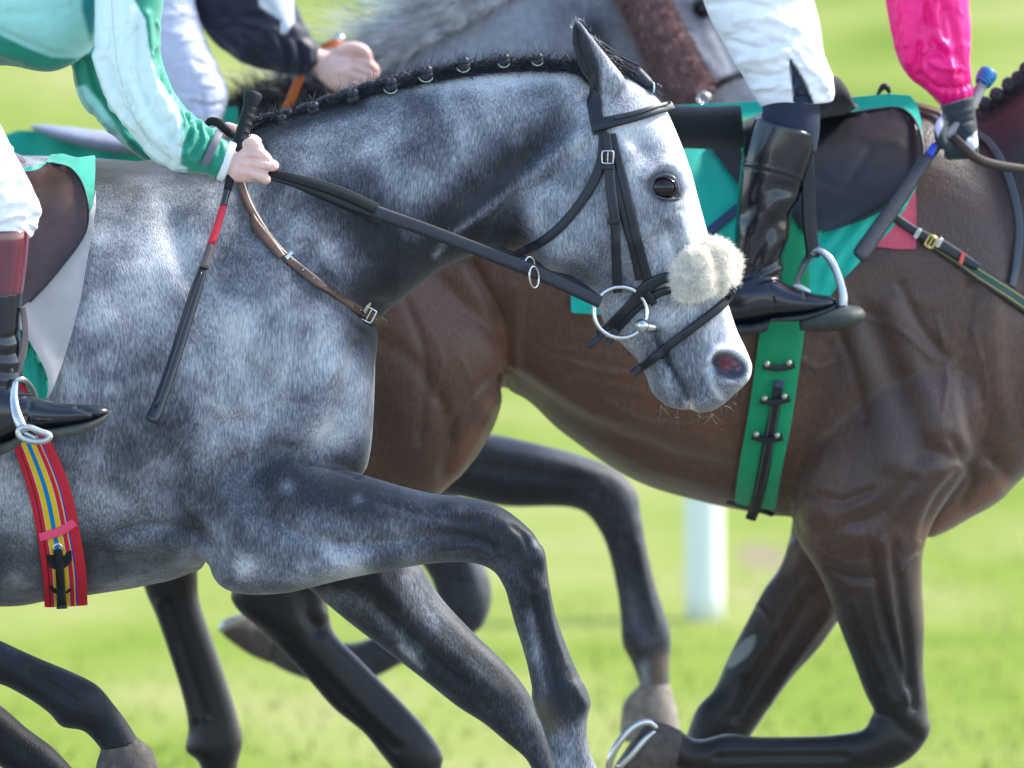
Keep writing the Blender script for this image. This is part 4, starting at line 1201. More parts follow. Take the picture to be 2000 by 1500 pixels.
def build_bridle1():
    t = empty('bridle', P(1200, 640, -.1), 'black leather bridle with fleece noseband on the dappled grey head', 'bridle')
    sp = lambda nm, pts, w, mat=M_leather, **k: strap(nm, B1, pts, w, mat, t, **k)
    sp('headpiece', [(1158, 176), (1164, 215), (1172, 262)], [30, 30, 28], off=.001, thick=.005)
    sp('throatlatch', [(1178, 262), (1176, 310), (1160, 355), (1128, 405), (1088, 450), (1045, 480), (1000, 494), (968, 488)], [16, 20, 19, 18, 18, 17, 16, 15], off=.0015, thick=.004)
    br = sp('browband', [(1160, 248), (1195, 240), (1240, 229), (1280, 217), (1306, 211)], [27, 24, 21, 20, 18], off=.006, thick=.006)
    sp('browband_piping', [(1198, 237), (1240, 225), (1280, 213), (1308, 207)], [6, 8, 8, 7], off=.011, thick=.004)
    sp('cheekpiece', [(1184, 262), (1190, 310), (1196, 370), (1200, 430), (1203, 500), (1206, 566)], [17, 18, 18, 18, 18, 19], off=.006, thick=.005)
    sp('cheek_billet', [(1186, 262), (1190, 320), (1196, 390), (1200, 440), (1203, 472)], [15, 18, 19, 19, 8], off=.010, thick=.004)
    sp('keeper', [(1177, 325), (1198, 325)], 12, off=.013, thick=.003, step=4)
    sp('keeper', [(1186, 432), (1210, 431)], 12, off=.013, thick=.003, step=4)
    buckle('buckle', 1187, 307, 2, 11, 12, B1, M_steel, t, off=.018)
    sp('noseband_strap', [(1196, 262), (1214, 340), (1234, 430), (1252, 500), (1266, 552)], [15, 18, 19, 19, 19], off=.003, thick=.004)
    sp('noseband_strap', [(1190, 262), (1200, 340), (1218, 420), (1238, 490), (1250, 545)], [13, 15, 16, 17, 18], off=.001, thick=.004)
    sp('noseband', [(1170, 655), (1200, 628), (1235, 592), (1262, 560), (1290, 543), (1326, 534), (1350, 520)], [12, 18, 21, 26, 21, 20, 20], off=.006, thick=.005)
    sp('noseband_loop', [(1192, 662), (1215, 632), (1245, 600), (1268, 583), (1290, 570), (1326, 562)], [14, 15, 16, 17, 16, 15], off=.003, thick=.005)
    sp('keeper', [(1262, 566), (1278, 590)], 14, off=.010, thick=.004, step=4)
    sp('strap_end', [(1190, 640), (1170, 662), (1146, 676)], [14, 13, 12], off=.006, Ydef=-.075)
    sp('strap_end', [(1206, 645), (1190, 672)], [14, 12], off=.006, Ydef=-.075)
    fl = sp('flash_strap', [(1426, 568), (1412, 590), (1380, 618), (1345, 645), (1310, 672), (1275, 700), (1236, 732)], [17, 18, 17, 17, 17, 17, 17], off=.004, thick=.005)
    sp('keeper', [(1289, 675), (1305, 692)], 12, off=.010, thick=.003, step=4)
    mb = MB(); mb.tube([P(1406, 562, -.03), P(1420, 560, -.045), P(1430, 570, -.04), P(1424, 584, -.03)], [.007, .008, .0075, .004], 10, flat=.5)
    mkb('flash_loop', mb, M_leather, t)
    # bit
    mb = MB(); c = P(1212, 610, -.082)
    ring3(mb, c, .0445, .0042, tilt=(R(-6), 0, R(12)), sx=1.06)
    mkb('bit_ring', mb, M_steel, t)
    mb = MB(); mb.ball(P(1254, 636, -.086), [.0125, .012, .012], 18, 12); mb.tube([P(1256, 636, -.084), P(1266, 638, -.080), P(1276, 640, -.07), P(1284, 641, -.05)], [.0095, .0088, .0085, .008], 14)
    mkb('bit_mouthpiece', mb, M_steel, t)
    # fleece noseband
    mb = MB(); rg = np.random.RandomState(8)
    core = [((x-6, y+3), r-.0075, Y) for (x, y), r, Y in [((1340, 535), .030, -.07), ((1345, 560), .025, -.07), ((1362, 515), .036, -.06), ((1372, 545), .034, -.065), ((1400, 505), .039, -.03), ((1405, 535), .034, -.04), ((1425, 510), .028, 0), ((1428, 535), .022, -.01), ((1400, 500), .036, .03), ((1385, 510), .034, .06)]]
    for (x, y), r, Y in core: mb.ball(P(x, y, Y), r, 20, 14)
    fz = remesh(mb, .0028, 5)
    from mathutils import noise as mnoise
    dsp = np.array([mnoise.noise(Vector(v)*95)*.004 + mnoise.noise(Vector(v)*230)*.0028 for v in fz.V.tolist()])
    fz.V += fz.N*dsp[:, None]; fz.refresh()
    fo = mk('fleece_core', fz.V, fz.F, M_fleece, None)
    fo.name = 'fleece_noseband'; ORIG['fleece_noseband'] = ORIG['fleece_core']
    fo.parent = t; fo.location = Vector(ORIG['fleece_noseband']-ORIG[t.name])
    idx = rg.randint(0, len(fz.V), 80000)
    rt = fz.V[idx]+rg.normal(0, .001, (len(idx), 3))
    cl = np.sin(rt[:, 0:1]*230)*np.array([[.3, 0, .3]])+np.cos(rt[:, 2:3]*260)*np.array([[.3, .2, -.2]])
    h = hairs('fleece', rt, fz.N[idx]+cl*.7+np.array([0, 0, -.25]), .0072, .00075, M_fleece, fo, seg=3, jit=.30, seed=14, curl=.35, taper=.5)
    # reins
    def rein(pts, w, Ys, nm='rein', mat=M_leather, th=.005):
        pts = np.array([(a, b, c_, y) for (a, b), c_, y in zip(pts, w, Ys)], float); C = catmull(pts, 8)
        Pt = np.array([P(a, b, y) for a, b, _, y in C]); T = np.gradient(Pt, axis=0); T /= np.linalg.norm(T, axis=1)[:, None]
        N = np.array([0, -1.0, .25]); Sd = np.cross(T, N); Sd /= np.linalg.norm(Sd, axis=1)[:, None]; Nn = np.cross(Sd, T)
        prof = [(-1, 0), (-1, .6), (-.86, .93), (-.4, 1.04), (.4, 1.04), (.86, .93), (1, .6), (1, 0)]
        RG = np.array([[Pt[i]+Sd[i]*C[i, 2]/SC/2*a+Nn[i]*th*b for a, b in prof] for i in range(len(Pt))])
        uv = [(a*.5+.5, i/len(Pt)) for i in range(len(Pt)) for a, b in prof]
        mb = MB().rings(RG); return mk(nm, mb.V(), mb.f, mat, t, uv=uv, auto=50)
    rein([(523, 340), (600, 362), (700, 402), (840, 452), (960, 498), (1060, 538), (1172, 590)], [20, 24, 26, 26, 26, 26, 24], [-.215, -.21, -.20, -.175, -.15, -.125, -.095])
    rein([(524, 338), (580, 350), (660, 374), (735, 408)], [14, 18, 21, 21], [-.213, -.218, -.212, -.200], 'rein_grip', M_leather2, .007)
    rein([(540, 346), (600, 370), (690, 410), (740, 436)], [10, 14, 14, 12], [-.19, -.195, -.19, -.185], 'rein_grip', M_leather2, .006)
    rein([(900, 462), (985, 490), (1060, 520), (1130, 552), (1168, 580)], [9, 9, 9, 8, 8], [-.02, -.02, -.03, -.06, -.08], 'rein_far', M_leather, .004)
    mb = MB(); ring3(mb, P(1034, 519, -.12), .0115, .0016, tilt=(0, 0, R(40)), sz=1.35); mkb('rein_ring', mb, M_steel, t)
    mb = MB(); ring3(mb, P(1043, 541, -.145), .0125, .0018, tilt=(R(0), R(-12), R(50)), sz=1.5); mkb('rein_ring', mb, M_steel, t)
    # martingale neck strap
    n = empty('neck_strap', P(620, 540, -.25), 'narrow brown leather neck strap buckled round the dappled grey neck', 'strap')
    strap('strap', B1, [(468, 345), (478, 385), (500, 430), (540, 486), (590, 530), (650, 575), (700, 605), (752, 632)], [15, 17, 18, 18, 18, 18, 18, 17], M_brownlea, n, off=.002, thick=.004)
    strap('strap_tip', B1, [(490, 420), (500, 445), (530, 482), (548, 505)], [6, 20, 19, 17], M_brownlea, n, off=.006, thick=.003)
    for i in range(13):
        f = i/12; C = catmull(np.array([(525, 470), (590, 528), (650, 573), (700, 604), (745, 628)], float), 12); c = C[int(f*(len(C)-1))]
        q = cast(B1, c[0], c[1]); 
        if q: mb = MB(); mb.ball(q[0]+q[1]*.0058, .0014, 8, 6); mkb('rivet', mb, M_steel, n)
    strap('keeper', B1, [(555, 508), (567, 495)], 9, M_steel, n, off=.007, thick=.003, step=4)
    buckle('buckle', 720, 615, 28, 11, 13, B1, M_steel, n, off=.011, tr=2.2)
    strap('keeper', B1, [(702, 608), (714, 590)], 9, M_steel, n, off=.008, thick=.003, step=4)
build_bridle1()

M_gcloth = cloth_mat('green_saddle_cloth', (.0, .33, .235), .55, .3, .25, 700, tinted=False)
M_gcloth2 = cloth_mat('turquoise_saddle_cloth', (.0, .45, .34), .5, .3, .25, 700, tinted=False)
M_felt = cloth_mat('beige_felt', (.40, .39, .38), .85, .3, .2, 1200, tinted=False)

def build_saddle1():
    c = empty('saddle_cloth', P(110, 600, -.3), 'green saddle cloth with grey felt lining folded back on the dappled grey', 'saddle cloth')
    fold = lambda C: 5*np.sin((C[:, 0]*.05+C[:, 1]*.02))+4*np.exp(-((C[:, 0]-120)/14)**2)
    sheet('cloth', B1, [(-260, 310), (-100, 300), (40, 330), (88, 318), (98, 302), (122, 300), (150, 308), (186, 303), (186, 330), (184, 372), (180, 400), (173, 430), (160, 460), (120, 560), (90, 660), (40, 740), (-100, 760), (-260, 700)], M_gcloth, c, off=.010, thick=.005, fold=fold, curve=False)
    sheet('felt_lining', B1, [(186, 372), (187, 402), (182, 440), (168, 520), (158, 580), (140, 650), (120, 715), (100, 768), (90, 782), (96, 750), (88, 722), (74, 695), (56, 664), (38, 640), (14, 603), (60, 560), (105, 505), (148, 455), (170, 428), (182, 400)], M_felt, c, off=.020, thick=.006, curve=False,
          fold=lambda C: np.exp(-(poly_dist(C, [(14, 603), (56, 664), (88, 722), (96, 770)])/26)**2)*16)
    sheet('green_face', B1, [(52, 660), (62, 668), (78, 700), (90, 726), (96, 752), (90, 782), (66, 790), (45, 740), (42, 690)], M_gcloth, c, off=.014, thick=.004, curve=False, fold=lambda C: 4*np.sin(C[:, 0]*.3))
    s = empty('saddle', P(80, 500, -.34), 'small brown leather racing saddle under the jockey in green and mint', 'saddle')
    sheet('saddle_flap', B1, [(-200, 330), (40, 336), (92, 318), (112, 319), (132, 326), (150, 342), (162, 362), (171, 390), (173, 420), (168, 450), (152, 480), (130, 508), (100, 545), (70, 578), (42, 600), (0, 640), (-120, 640), (-220, 560)], M_flap, s, off=.026, thick=.006, curve=True,
          fold=lambda C: 3*np.exp(-(poly_dist(C, [(80, 445), (120, 420), (146, 395), (140, 375)])/7)**2)*-1 + 2.5*np.exp(-(poly_dist(C, [(150, 342), (162, 362), (170, 400), (166, 445), (130, 505), (70, 575)])/5)**2))
    mb = MB(); mb.loft([(-260, 290, -240, 340, 60), (-160, 262, -150, 325, 110), (0, 290, 0, 335, 80), (60, 312, 60, 335, 60), (95, 318, 95, 332, 40)], Y0=-.02); mkb('saddle_seat', mb, M_flap, s)
    strap('flap_edge', B1, [(92, 319), (132, 326), (152, 343), (164, 364), (172, 392), (174, 420), (169, 450), (150, 483), (128, 511), (98, 548), (60, 588)], 4, M_leather, s, off=.033, thick=.004)
    strap('stirrup_leather', B1, [(44, 600), (49, 640), (46, 680), (36, 712), (22, 745), (10, 768)], [12, 12, 13, 16, 21, 20], simple('grey_brown_leather', (.15, .115, .10), .5, noise=.3), s, off=.002, thick=.006, Ydef=-.43)
    mb = MB()
    Y = -.455
    mb.tube([P(31, 742, Y-.005), P(27, 772, Y-.01), P(30, 800, Y-.02), P(37, 822, Y-.03), P(48, 845, Y-.035)], [.0045, .0065, .008, .009, .009], 12, flat=.6)
    mb.tube([P(31, 742, Y-.005), P(45, 741, Y+.0), P(58, 752, Y+.03), P(68, 770, Y+.06), P(76, 800, Y+.075), P(92, 848, Y+.05)], [.0045, .0045, .0045, .0045, .005, .006], 10, flat=.8)
    a = [(40, 836), (36, 848), (46, 857), (66, 862), (86, 861), (97, 855), (94, 848), (76, 842), (58, 835)]
    mb.tube([P(x, y, Y-.04) for x, y in a], .0055, 10, sub=3, closed=True)
    mb.tube([P(48, 845, Y-.04), P(70, 856, Y-.04)], .0032, 8)
    mkb('stirrup_iron', mb, simple('alloy', (.5, .53, .52), .35, metal=.9), s)
    # girth with woven stripes
    m = NT('striped_webbing'); tc = m.n('ShaderNodeUVMap'); sx = m.n('ShaderNodeSeparateXYZ'); m.l(tc.outputs[0], sx.inputs[0])
    red = (.52, .022, .04); dr = (.20, .01, .02); ye = (.72, .50, .01); bl = (.0, .19, .50); wh = (.6, .5, .55); db = (.02, .04, .42); og = (.75, .38, .10)
    col = m.ramp(sx.outputs[0], [(0, red), (.23, db), (.265, og), (.30, red), (.40, wh), (.415, ye), (.53, bl), (.64, ye), (.755, wh), (.77, red), (.845, dr), (.88, red), (1, red)], 'CONSTANT')
    nz = m.noise(m.coord(), 1500, 2)
    m.set(col=m.mix(.25, col, m.mix(nz, (0, 0, 0), col), 'MIX'), rough=.7, spec=.2); m.bump(nz, .3, .001)
    gth = empty('girth', P(100, 1180, -.2), 'red yellow and blue striped webbing girth under the dappled grey belly', 'girth')
    gs = strap('webbing', B1, [(20, 760), (62, 866), (84, 920), (100, 970), (113, 1035), (125, 1110), (129, 1180)], [66, 70, 76, 80, 82, 84, 84], m.m, gth, off=.003, thick=.005, face=.6)
    strap('webbing_loop', B1, [(76, 1046), (100, 1040), (125, 1030), (146, 1016)], [17, 17, 18, 17], simple('pink_webbing', (.70, .05, .13), .6, noise=.1), gth, off=.010, thick=.003, face=.6)
    sheet('rubber_keeper', B1, [(91, 1084), (112, 1080), (139, 1071), (141, 1096), (128, 1109), (110, 1113), (96, 1109)], M_leather2, gth, off=.013, thick=.006, curve=False)
    sheet('rubber_keeper', B1, [(95, 1136), (120, 1136), (145, 1126), (146, 1146), (134, 1158), (116, 1162), (100, 1156)], M_leather2, gth, off=.013, thick=.006, curve=False)
    strap('girth_strap', B1, [(112, 1066), (116, 1100), (119, 1150), (121, 1187)], [18, 17, 18, 21], M_leather, gth, off=.010, thick=.004, face=.6)
    mb = MB(); mb.tube([P(104, 1074, -.30), P(106, 1066, -.302), P(113, 1062, -.303), P(120, 1066, -.302), P(122, 1074, -.30)], .002, 8); mkb('girth_buckle', mb, M_steel, gth)
build_saddle1()

# ------------------------------------------------------------------ people
M_breech = cloth_mat('white_breeches', (.80, .82, .86), .45, .2, .12, 500, spec=.35)
M_silk1 = cloth_mat('mint_and_green_silks', (.27, .60, .54), .48, .3, .12, 600, spec=.4)
M_silk2 = cloth_mat('pink_silks', (.85, .002, .20), .45, .04, .1, 600, spec=.5)
M_silk3 = cloth_mat('navy_silks', (.012, .014, .030), .5, .2, .15, 500)
M_sock = simple('navy_sock', (.018, .026, .048), .8, .3, noise=.15, bump=.2, bscale=700)

def finger(mb, pts, r):
    mb.tube(pts, r, 14, sub=5)

def wrinkles(g, rg, n, box, r=(3, 7), amp=3.5, ang=(-.6, .6), ymax=None, L=(20, 60)):
    for i in range(n):
        c = (rg.uniform(box[0], box[2]), rg.uniform(box[1], box[3])); a = rg.uniform(*ang); l = rg.uniform(*L)
        k = rg.uniform(-.3, .3)
        g.stroke([c, (c[0]+.5*l*math.cos(a), c[1]-.5*l*math.sin(a)+k*8), (c[0]+l*math.cos(a+k), c[1]-l*math.sin(a+k))], rg.uniform(*r), rg.uniform(-amp, amp*.8), ymax=ymax)

def build_jockey1():
    GRN = (.0, .22, .14)
    # body: torso, arms, hands, leg -- one continuous mesh
    mb = MB()
    mb.loft([(-300, -110, -220, 110, 120), (-100, -170, -20, 80, 130), (60, -210, 90, 90, 130), (210, -210, 190, 50, 120), (330, -200, 290, -40, 90), (380, -190, 350, -100, 50)], Y0=-.02)
    mb.loft([(300, -120, 200, -120, 45), (296, 0, 212, 0, 42), (285, 90, 232, 110, 36), (315, 180, 265, 200, 32), (365, 232, 320, 268, 30), (412, 262, 385, 312, 28), (452, 284, 430, 340, 27), (468, 296, 448, 352, 25)], Y0=-.20)
    mb.loft([(300, -120, 220, -120, 45), (220, 40, 186, 70, 34), (206, 170, 175, 180, 32), (266, 238, 236, 262, 30), (335, 262, 310, 290, 28), (405, 254, 400, 284, 22), (430, 244, 424, 272, 22)], Y0=.10)
    mb.loft([(-140, 80, -280, 240, 70), (-20, 250, -160, 370, 58), (15, 345, -80, 410, 44), (30, 400, -50, 450, 40), (30, 500, -50, 510, 38), (30, 620, -60, 630, 40), (20, 720, -60, 730, 34), (40, 770, -60, 800, 34), (150, 800, 130, 840, 28)], Y0=-.42)
    # near hand: back of hand, fist closed on the rein
    mb.loft([(468, 294, 446, 352, 24, 0), (490, 274, 462, 356, 26, -4), (504, 288, 492, 356, 27, -6), (514, 300, 508, 354, 24, -6)], Y0=-.205, n=24)
    yh = -.225
    f = lambda pts, r: mb.tube([P(a, b, y) for a, b, y in pts], [q/SC for q in r], 14, sub=5)
    f([(478, 286, yh+.012), (494, 278, yh+.004), (505, 290, yh+.0), (508, 306, yh+.016), (496, 312, yh+.03)], [11, 11.5, 11, 9.5, 7])
    f([(490, 300, yh), (510, 302, yh-.006), (522, 312, yh), (518, 322, yh+.02), (502, 322, yh+.03)], [12, 12, 10.5, 9.5, 7])
    f([(498, 318, yh-.004), (520, 322, yh-.008), (534, 324, yh-.004), (531, 322, yh+.012), (520, 318, yh+.03)], [12, 12.5, 11.5, 10.5, 8])
    f([(490, 336, yh), (508, 342, yh-.006), (519, 350, yh-.002), (516, 350, yh+.014), (500, 342, yh+.03)], [12, 12, 10.5, 9.5, 7])
    f([(462, 292, yh+.03), (480, 276, yh+.05), (496, 272, yh+.06), (508, 280, yh+.062)], [11, 11, 10, 8])
    # far hand lying over the withers
    mb.loft([(425, 244, 418, 276, 22, 0), (445, 242, 440, 274, 25, 0), (460, 246, 456, 278, 24, 0)], Y0=.02, n=20)
    for k, (dx, dy, dd) in enumerate([(0, 0, -.02), (4, 5, -.006), (3, 12, .008), (-2, 18, .02)]):
        f([(446+dx, 252+dy*.6, .01+dd), (462+dx, 252+dy, .005+dd), (474+dx, 258+dy, .01+dd), (474+dx, 270+dy, .02+dd)], [9, 9.5, 9, 7])
    f([(432, 250, -.02), (446, 247, -.04), (460, 250, -.046)], [9, 9, 7])
    g = remesh(mb, .0026, 3)
    g.stroke([(494, 309), (512, 312), (524, 314)], 2.6, -3.5); g.stroke([(496, 331), (512, 333), (526, 335)], 3, -4)
    g.stroke([(480, 286), (496, 295), (508, 302)], 2.6, -3); g.stroke([(470, 300), (492, 302)], 4, 1.6); g.stroke([(470, 318), (494, 320)], 4, 1.6); g.stroke([(468, 338), (492, 338)], 4, 1.4)
    g.stroke([(470, 309), (490, 311)], 3.5, -1.5); g.stroke([(470, 328), (490, 329)], 3.5, -1.5); g.stroke([(514, 318), (517, 328)], 2.2, -1.5); g.stroke([(530, 318), (531, 328)], 2, -1.2)
    for k in (304, 322, 342): g.paint([(508, k)], 7, 0, .35, tint=(.66, .30, .25)); g.paint([(530, k)], 6, 0, .3, tint=(.66, .30, .25))
    g.refresh()
    p = g.make('person', M_skin)
    tag(p, 'jockey in mint and green silks crouched over the dappled grey, hands on the rein', 'person')
    # silks
    mb = MB()
    mb.loft([(-330, -130, -250, 140, 130), (-160, -200, -80, 135, 145), (-20, -230, 10, 128, 150), (80, -250, 100, 138, 150), (150, -250, 172, 100, 140), (240, -240, 230, 50, 125), (340, -220, 300, -30, 95), (380, -200, 355, -90, 55)], Y0=-.02, n=40)
    mb.loft([(330, -140, 170, -140, 75), (322, -60, 182, -60, 72), (320, 0, 186, 0, 70), (314, 60, 184, 60, 68), (316, 110, 186, 120, 66), (334, 165, 210, 190, 64), (360, 205, 244, 250, 60), (384, 228, 290, 300, 56), (408, 246, 335, 333, 50),
             (428, 262, 364, 338, 44), (446, 276, 394, 340, 38), (458, 290, 420, 350, 34)], Y0=-.20, n=40)
    mb.loft([(330, -140, 170, -140, 70), (240, 20, 168, 60, 60), (216, 120, 142, 128, 56), (226, 170, 158, 200, 55), (262, 220, 200, 245, 52), (310, 262, 250, 290, 50), (350, 290, 300, 318, 44), (400, 260, 380, 300, 36), (426, 246, 412, 284, 30)], Y0=.08, n=32)
    g = remesh(mb, .0030, 4)
    st = g.stroke; rg = np.random.RandomState(41)
    # long drape folds of the near sleeve
    st([(186, 110), (215, 190), (255, 260), (310, 320)], 9, 7)
    st([(200, 120), (232, 200), (280, 270), (330, 320)], 8, -9)
    st([(250, 20), (240, 120), (262, 200), (300, 270)], 13, 6)
    st([(285, 30), (292, 110), (310, 180), (345, 240), (358, 300)], 11, 9)
    st([(270, 60), (272, 150), (300, 220), (330, 270)], 10, -8)
    st([(305, 100), (322, 160), (355, 205), (385, 245)], 7, -7)
    st([(330, 240), (345, 290), (352, 328)], 9, -7)
    for k in range(9):        # rings of gathered cloth on the forearm
        o = k*13
        st([(336+o*.85, 182+o*.72), (352+o*.75, 214+o*.78), (350+o*.62, 246+o*.8), (340+o*.62, 270+o*.7)], 4, (6 if k % 2 else -6)*(1-k*.05))
    wrinkles(g, rg, 34, (200, 20, 340, 280), (5, 11), 4, (-1.9, -1.2), ymax=-.1, L=(30, 80))
    wrinkles(g, rg, 60, (190, 20, 350, 300), (2.5, 4.5), 3.2, (-2.1, -.7), ymax=-.1, L=(20, 70))
    wrinkles(g, rg, 26, (350, 210, 440, 330), (3, 6), 4, (.5, 1.4), ymax=-.1, L=(16, 40))
    wrinkles(g, rg, 16, (150, 120, 250, 250), (5, 9), 5, (-1.4, -.8), L=(30, 70))
    wrinkles(g, rg, 18, (0, 0, 180, 120), (9, 18), 3, (-.3, .4), L=(50, 120))
    st([(0, 62), (70, 95), (130, 108), (180, 90)], 10, -5)
    st([(0, 100), (70, 128), (120, 130), (170, 100)], 9, 5)
    st([(150, 128), (165, 185), (205, 235)], 6, 6)
    st([(165, 118), (185, 180), (230, 235), (280, 285)], 7, -8)
    g.refresh()
    far = g.V[:, 1] > -.13
    ym = -.12
    # green areas
    g.fill([(318, -60), (326, 60), (330, 120), (340, 178), (330, 190), (306, 150), (290, 90), (284, 40), (262, 0), (250, -60)], c=GRN, soft=2.5, curve=False, ymax=ym, face=False)
    g.fill([(334, 182), (346, 206), (358, 238), (358, 262), (350, 290), (352, 322), (366, 328), (362, 350), (470, 400), (480, 260), (400, 200), (350, 170)], c=GRN, soft=2.5, ymax=ym)
    g.fill([(160, -100), (190, -60), (184, 60), (176, 80), (160, 20)], c=(.0, .18, .19), soft=5, face=False)
    g.fill([(-260, 30), (-60, 52), (0, 68), (50, 92), (100, 112), (150, 114), (186, 100), (190, 160), (60, 190), (-260, 190)], c=GRN, soft=3, ymin=-.18)
    g.fill([(150, 128), (166, 118), (186, 112), (200, 150), (226, 200), (262, 250), (300, 290), (320, 330), (262, 300), (230, 250), (196, 200), (170, 170)], c=GRN, soft=3, ymin=-.14)
    g.fill([(380, 200), (460, 200), (460, 400), (330, 400)], c=GRN, soft=3, ymin=-.1)
    g.fill([(183, -60), (186, 60), (180, 110), (205, 190), (244, 250), (290, 300), (335, 333), (364, 328), (352, 322), (358, 262), (346, 206), (330, 185), (306, 150), (290, 90), (284, 40), (262, 0), (250, -60)], c=(.57, .75, .72), soft=2, ymax=ym)  # near sleeve's whiter highlights, put in as a paler mint
    # stitched seam
    g.paint([(217, -20), (222, 60), (232, 140), (256, 215), (300, 290)], 1.6, 0, .5, tint=(.16, .36, .33), ymax=ym)
    sh = g.make('silks', M_silk1, p)
    mb = MB()
    mb.tube([P(421, 262, -.212), P(418, 290, -.262), P(406, 316, -.262), P(393, 330, -.215), P(404, 300, -.165)], .008, 10, closed=True, sub=5)
    # bands around the wrist
    def band(a, b, w, hd, col, nm, Y0=-.20, wd=8):
        mb = MB(); ax = np.array(a, float); bx = np.array(b, float); n = np.array([ax[1]-bx[1], bx[0]-ax[0]]); n /= np.linalg.norm(n)
        if n[0] < 0: n = -n
        q = []
        for k, g_ in ((-wd, .96), (-wd*.7, 1.03), (wd*.7, 1.03), (wd, .96)):
            c = (ax+bx)/2; aa = c+(ax-c)*g_+n*k; bb = c+(bx-c)*g_+n*k
            q.append((aa[0], aa[1], bb[0], bb[1], hd*g_))
        mb.loft(q, Y0=Y0, sub=3, n=32); return mkb(nm, mb, col, p)
    band((429, 258), (394, 336), 0, 43, simple('grey_elastic', (.13, .13, .15), .6, noise=.1), 'wrist_band', wd=8.5)
    band((456, 278), (430, 352), 0, 33, simple('white_knit', (.72, .75, .76), .8, noise=.05, bump=.3), 'cuff', wd=8)
    # breeches
    mb = MB()
    mb.loft([(-330, -60, -400, 220, 120, 350), (-120, 60, -300, 250, 105, 60), (-30, 190, -240, 330, 98), (10, 262, -170, 400, 90), (45, 330, -110, 440, 80), (76, 392, -75, 462, 72), (80, 420, -60, 474, 68), (66, 458, -55, 480, 62), (50, 470, -52, 482, 52)], Y0=-.40, n=36)
    g = remesh(mb, .0032, 4); rg = np.random.RandomState(42)
    for a in ([(-20, 300), (30, 290), (60, 330)], [(-30, 360), (30, 350), (70, 370)], [(10, 400), (45, 395), (80, 420)], [(0, 430), (40, 420), (70, 445)], [(20, 320), (50, 370), (55, 420)], [(-10, 260), (10, 300), (20, 340)]):
        g.stroke(a, 6, 5); g.stroke([(x+4, y+11) for x, y in a], 6, -5)
    wrinkles(g, rg, 34, (-60, 220, 80, 460), (4, 9), 4, (-.5, .5)); g.refresh()
    g.make('breeches', M_breech, p)
    # boot with maroon top
    mb = MB(); mb.loft([(58, 448, -60, 450, 56, 0, 2.1), (58, 470, -62, 478, 57), (54, 510, -62, 520, 55), (46, 566, -64, 575, 53), (44, 572, -64, 580, 50)], Y0=-.42, n=40); mkb('boot_top', mb, M_maroon, p)
    mb = MB(); mb.loft([(45, 568, -66, 572, 55, 0, 2.1), (40, 620, -64, 630, 50), (40, 670, -60, 690, 44), (44, 710, -60, 730, 40), (44, 745, -70, 790, 38)], Y0=-.42, n=36)
    mb.loft([(-75, 760, -88, 900, 34), (-30, 742, -50, 893, 40), (10, 748, 0, 868, 41), (50, 768, 48, 846, 42), (100, 784, 104, 836, 42), (150, 789, 158, 828, 38), (195, 792, 198, 816, 26), (216, 798, 217, 806, 8)], Y0=-.43, n=32)
    g = remesh(mb, .003, 4)
    for k in range(6): g.stroke([(-30, 650+k*18), (10, 660+k*17), (40, 650+k*19)], 6, 1.5 if k % 2 else -2)
    g.stroke([(150, 795), (175, 805), (185, 815)], 4, -3); g.stroke([(60, 790), (52, 820)], 4, -3); g.refresh()
    g.paint([(190, 800), (215, 800)], 10, 0, .0, tint=(0, 0, 0))
    g.make('boot', M_boot, p)
    mb = MB(); mb.loft([(-80, 885, -80, 920, 34), (-40, 880, -40, 908, 36), (20, 858, 25, 878, 38), (56, 843, 68, 848, 40), (110, 834, 118, 852, 42), (160, 824, 160, 846, 38), (198, 812, 196, 830, 26), (217, 800, 214, 814, 10)], Y0=-.43, e=2.8, n=28)
    mkb('boot_sole', mb, simple('worn_sole', (.055, .06, .05), .75, noise=.5, nscale=30, bump=.4), p)
    # whip
    w = empty('whip', P(300, 825, -.32), 'black riding whip with red binding held against the dappled grey shoulder', 'whip')
    wl = lambda x0, y0: None
    def wp(pts, r, nm, mat, n=14, **k):
        mb = MB(); mb.tube([P(a, b, y) for a, b, y in pts], [q/SC for q in r], n, **k); return mkb(nm, mb, mat, w)
    ya, yb = -.17, -.335
    Yl = lambda y: ya+(yb-ya)*(y-180)/640
    L = lambda *q: [(x, y, Yl(y)) for x, y in q]
    wp(L((494, 186), (488, 206), (480, 236), (471, 270), (462, 300), (452, 340), (444, 372)), [12.5, 12.5, 13, 13.5, 13, 9, 8], 'handle', M_leather2)
    wp(L((496, 181), (495, 184), (492, 193), (489, 204), (488, 209)), [15, 17.5, 17, 14, 12.5], 'handle_cap', M_leather2, n=24)
    mb = MB()
    for k in range(7):
        x, y = 489-k*4.2, 216+k*15.5
        ring3(mb, P(x, y, Yl(y)), 13.2/SC, .0009, tilt=(R(60), 0, R(0)), n=20)
    mkb('handle_binding', mb, M_leather, w)
    wp(L((446, 366), (440, 385), (436, 403)), [7.5, 7, 6.8], 'shaft', M_boot)
    wp(L((437, 402), (425, 440), (412, 477)), [7, 7.4, 7.4], 'red_binding', simple('red_tape', (.60, .012, .035), .45, noise=.12, bump=.6, bscale=160, stretch=(.2, .2, 1)))
    wp(L((412, 476), (405, 500), (398, 524)), [7, 8, 9.5], 'cord_binding', simple('grey_brown_cord', (.11, .085, .08), .6, noise=.3, bump=.8, bscale=220, stretch=(.2, .2, 1)))
    wp(L((398, 520), (385, 560), (360, 640), (335, 720), (312, 785), (298, 818), (295, 824)), [8, 11, 12, 12, 13, 14, 9], 'padded_flap', M_boot, flat=.5)
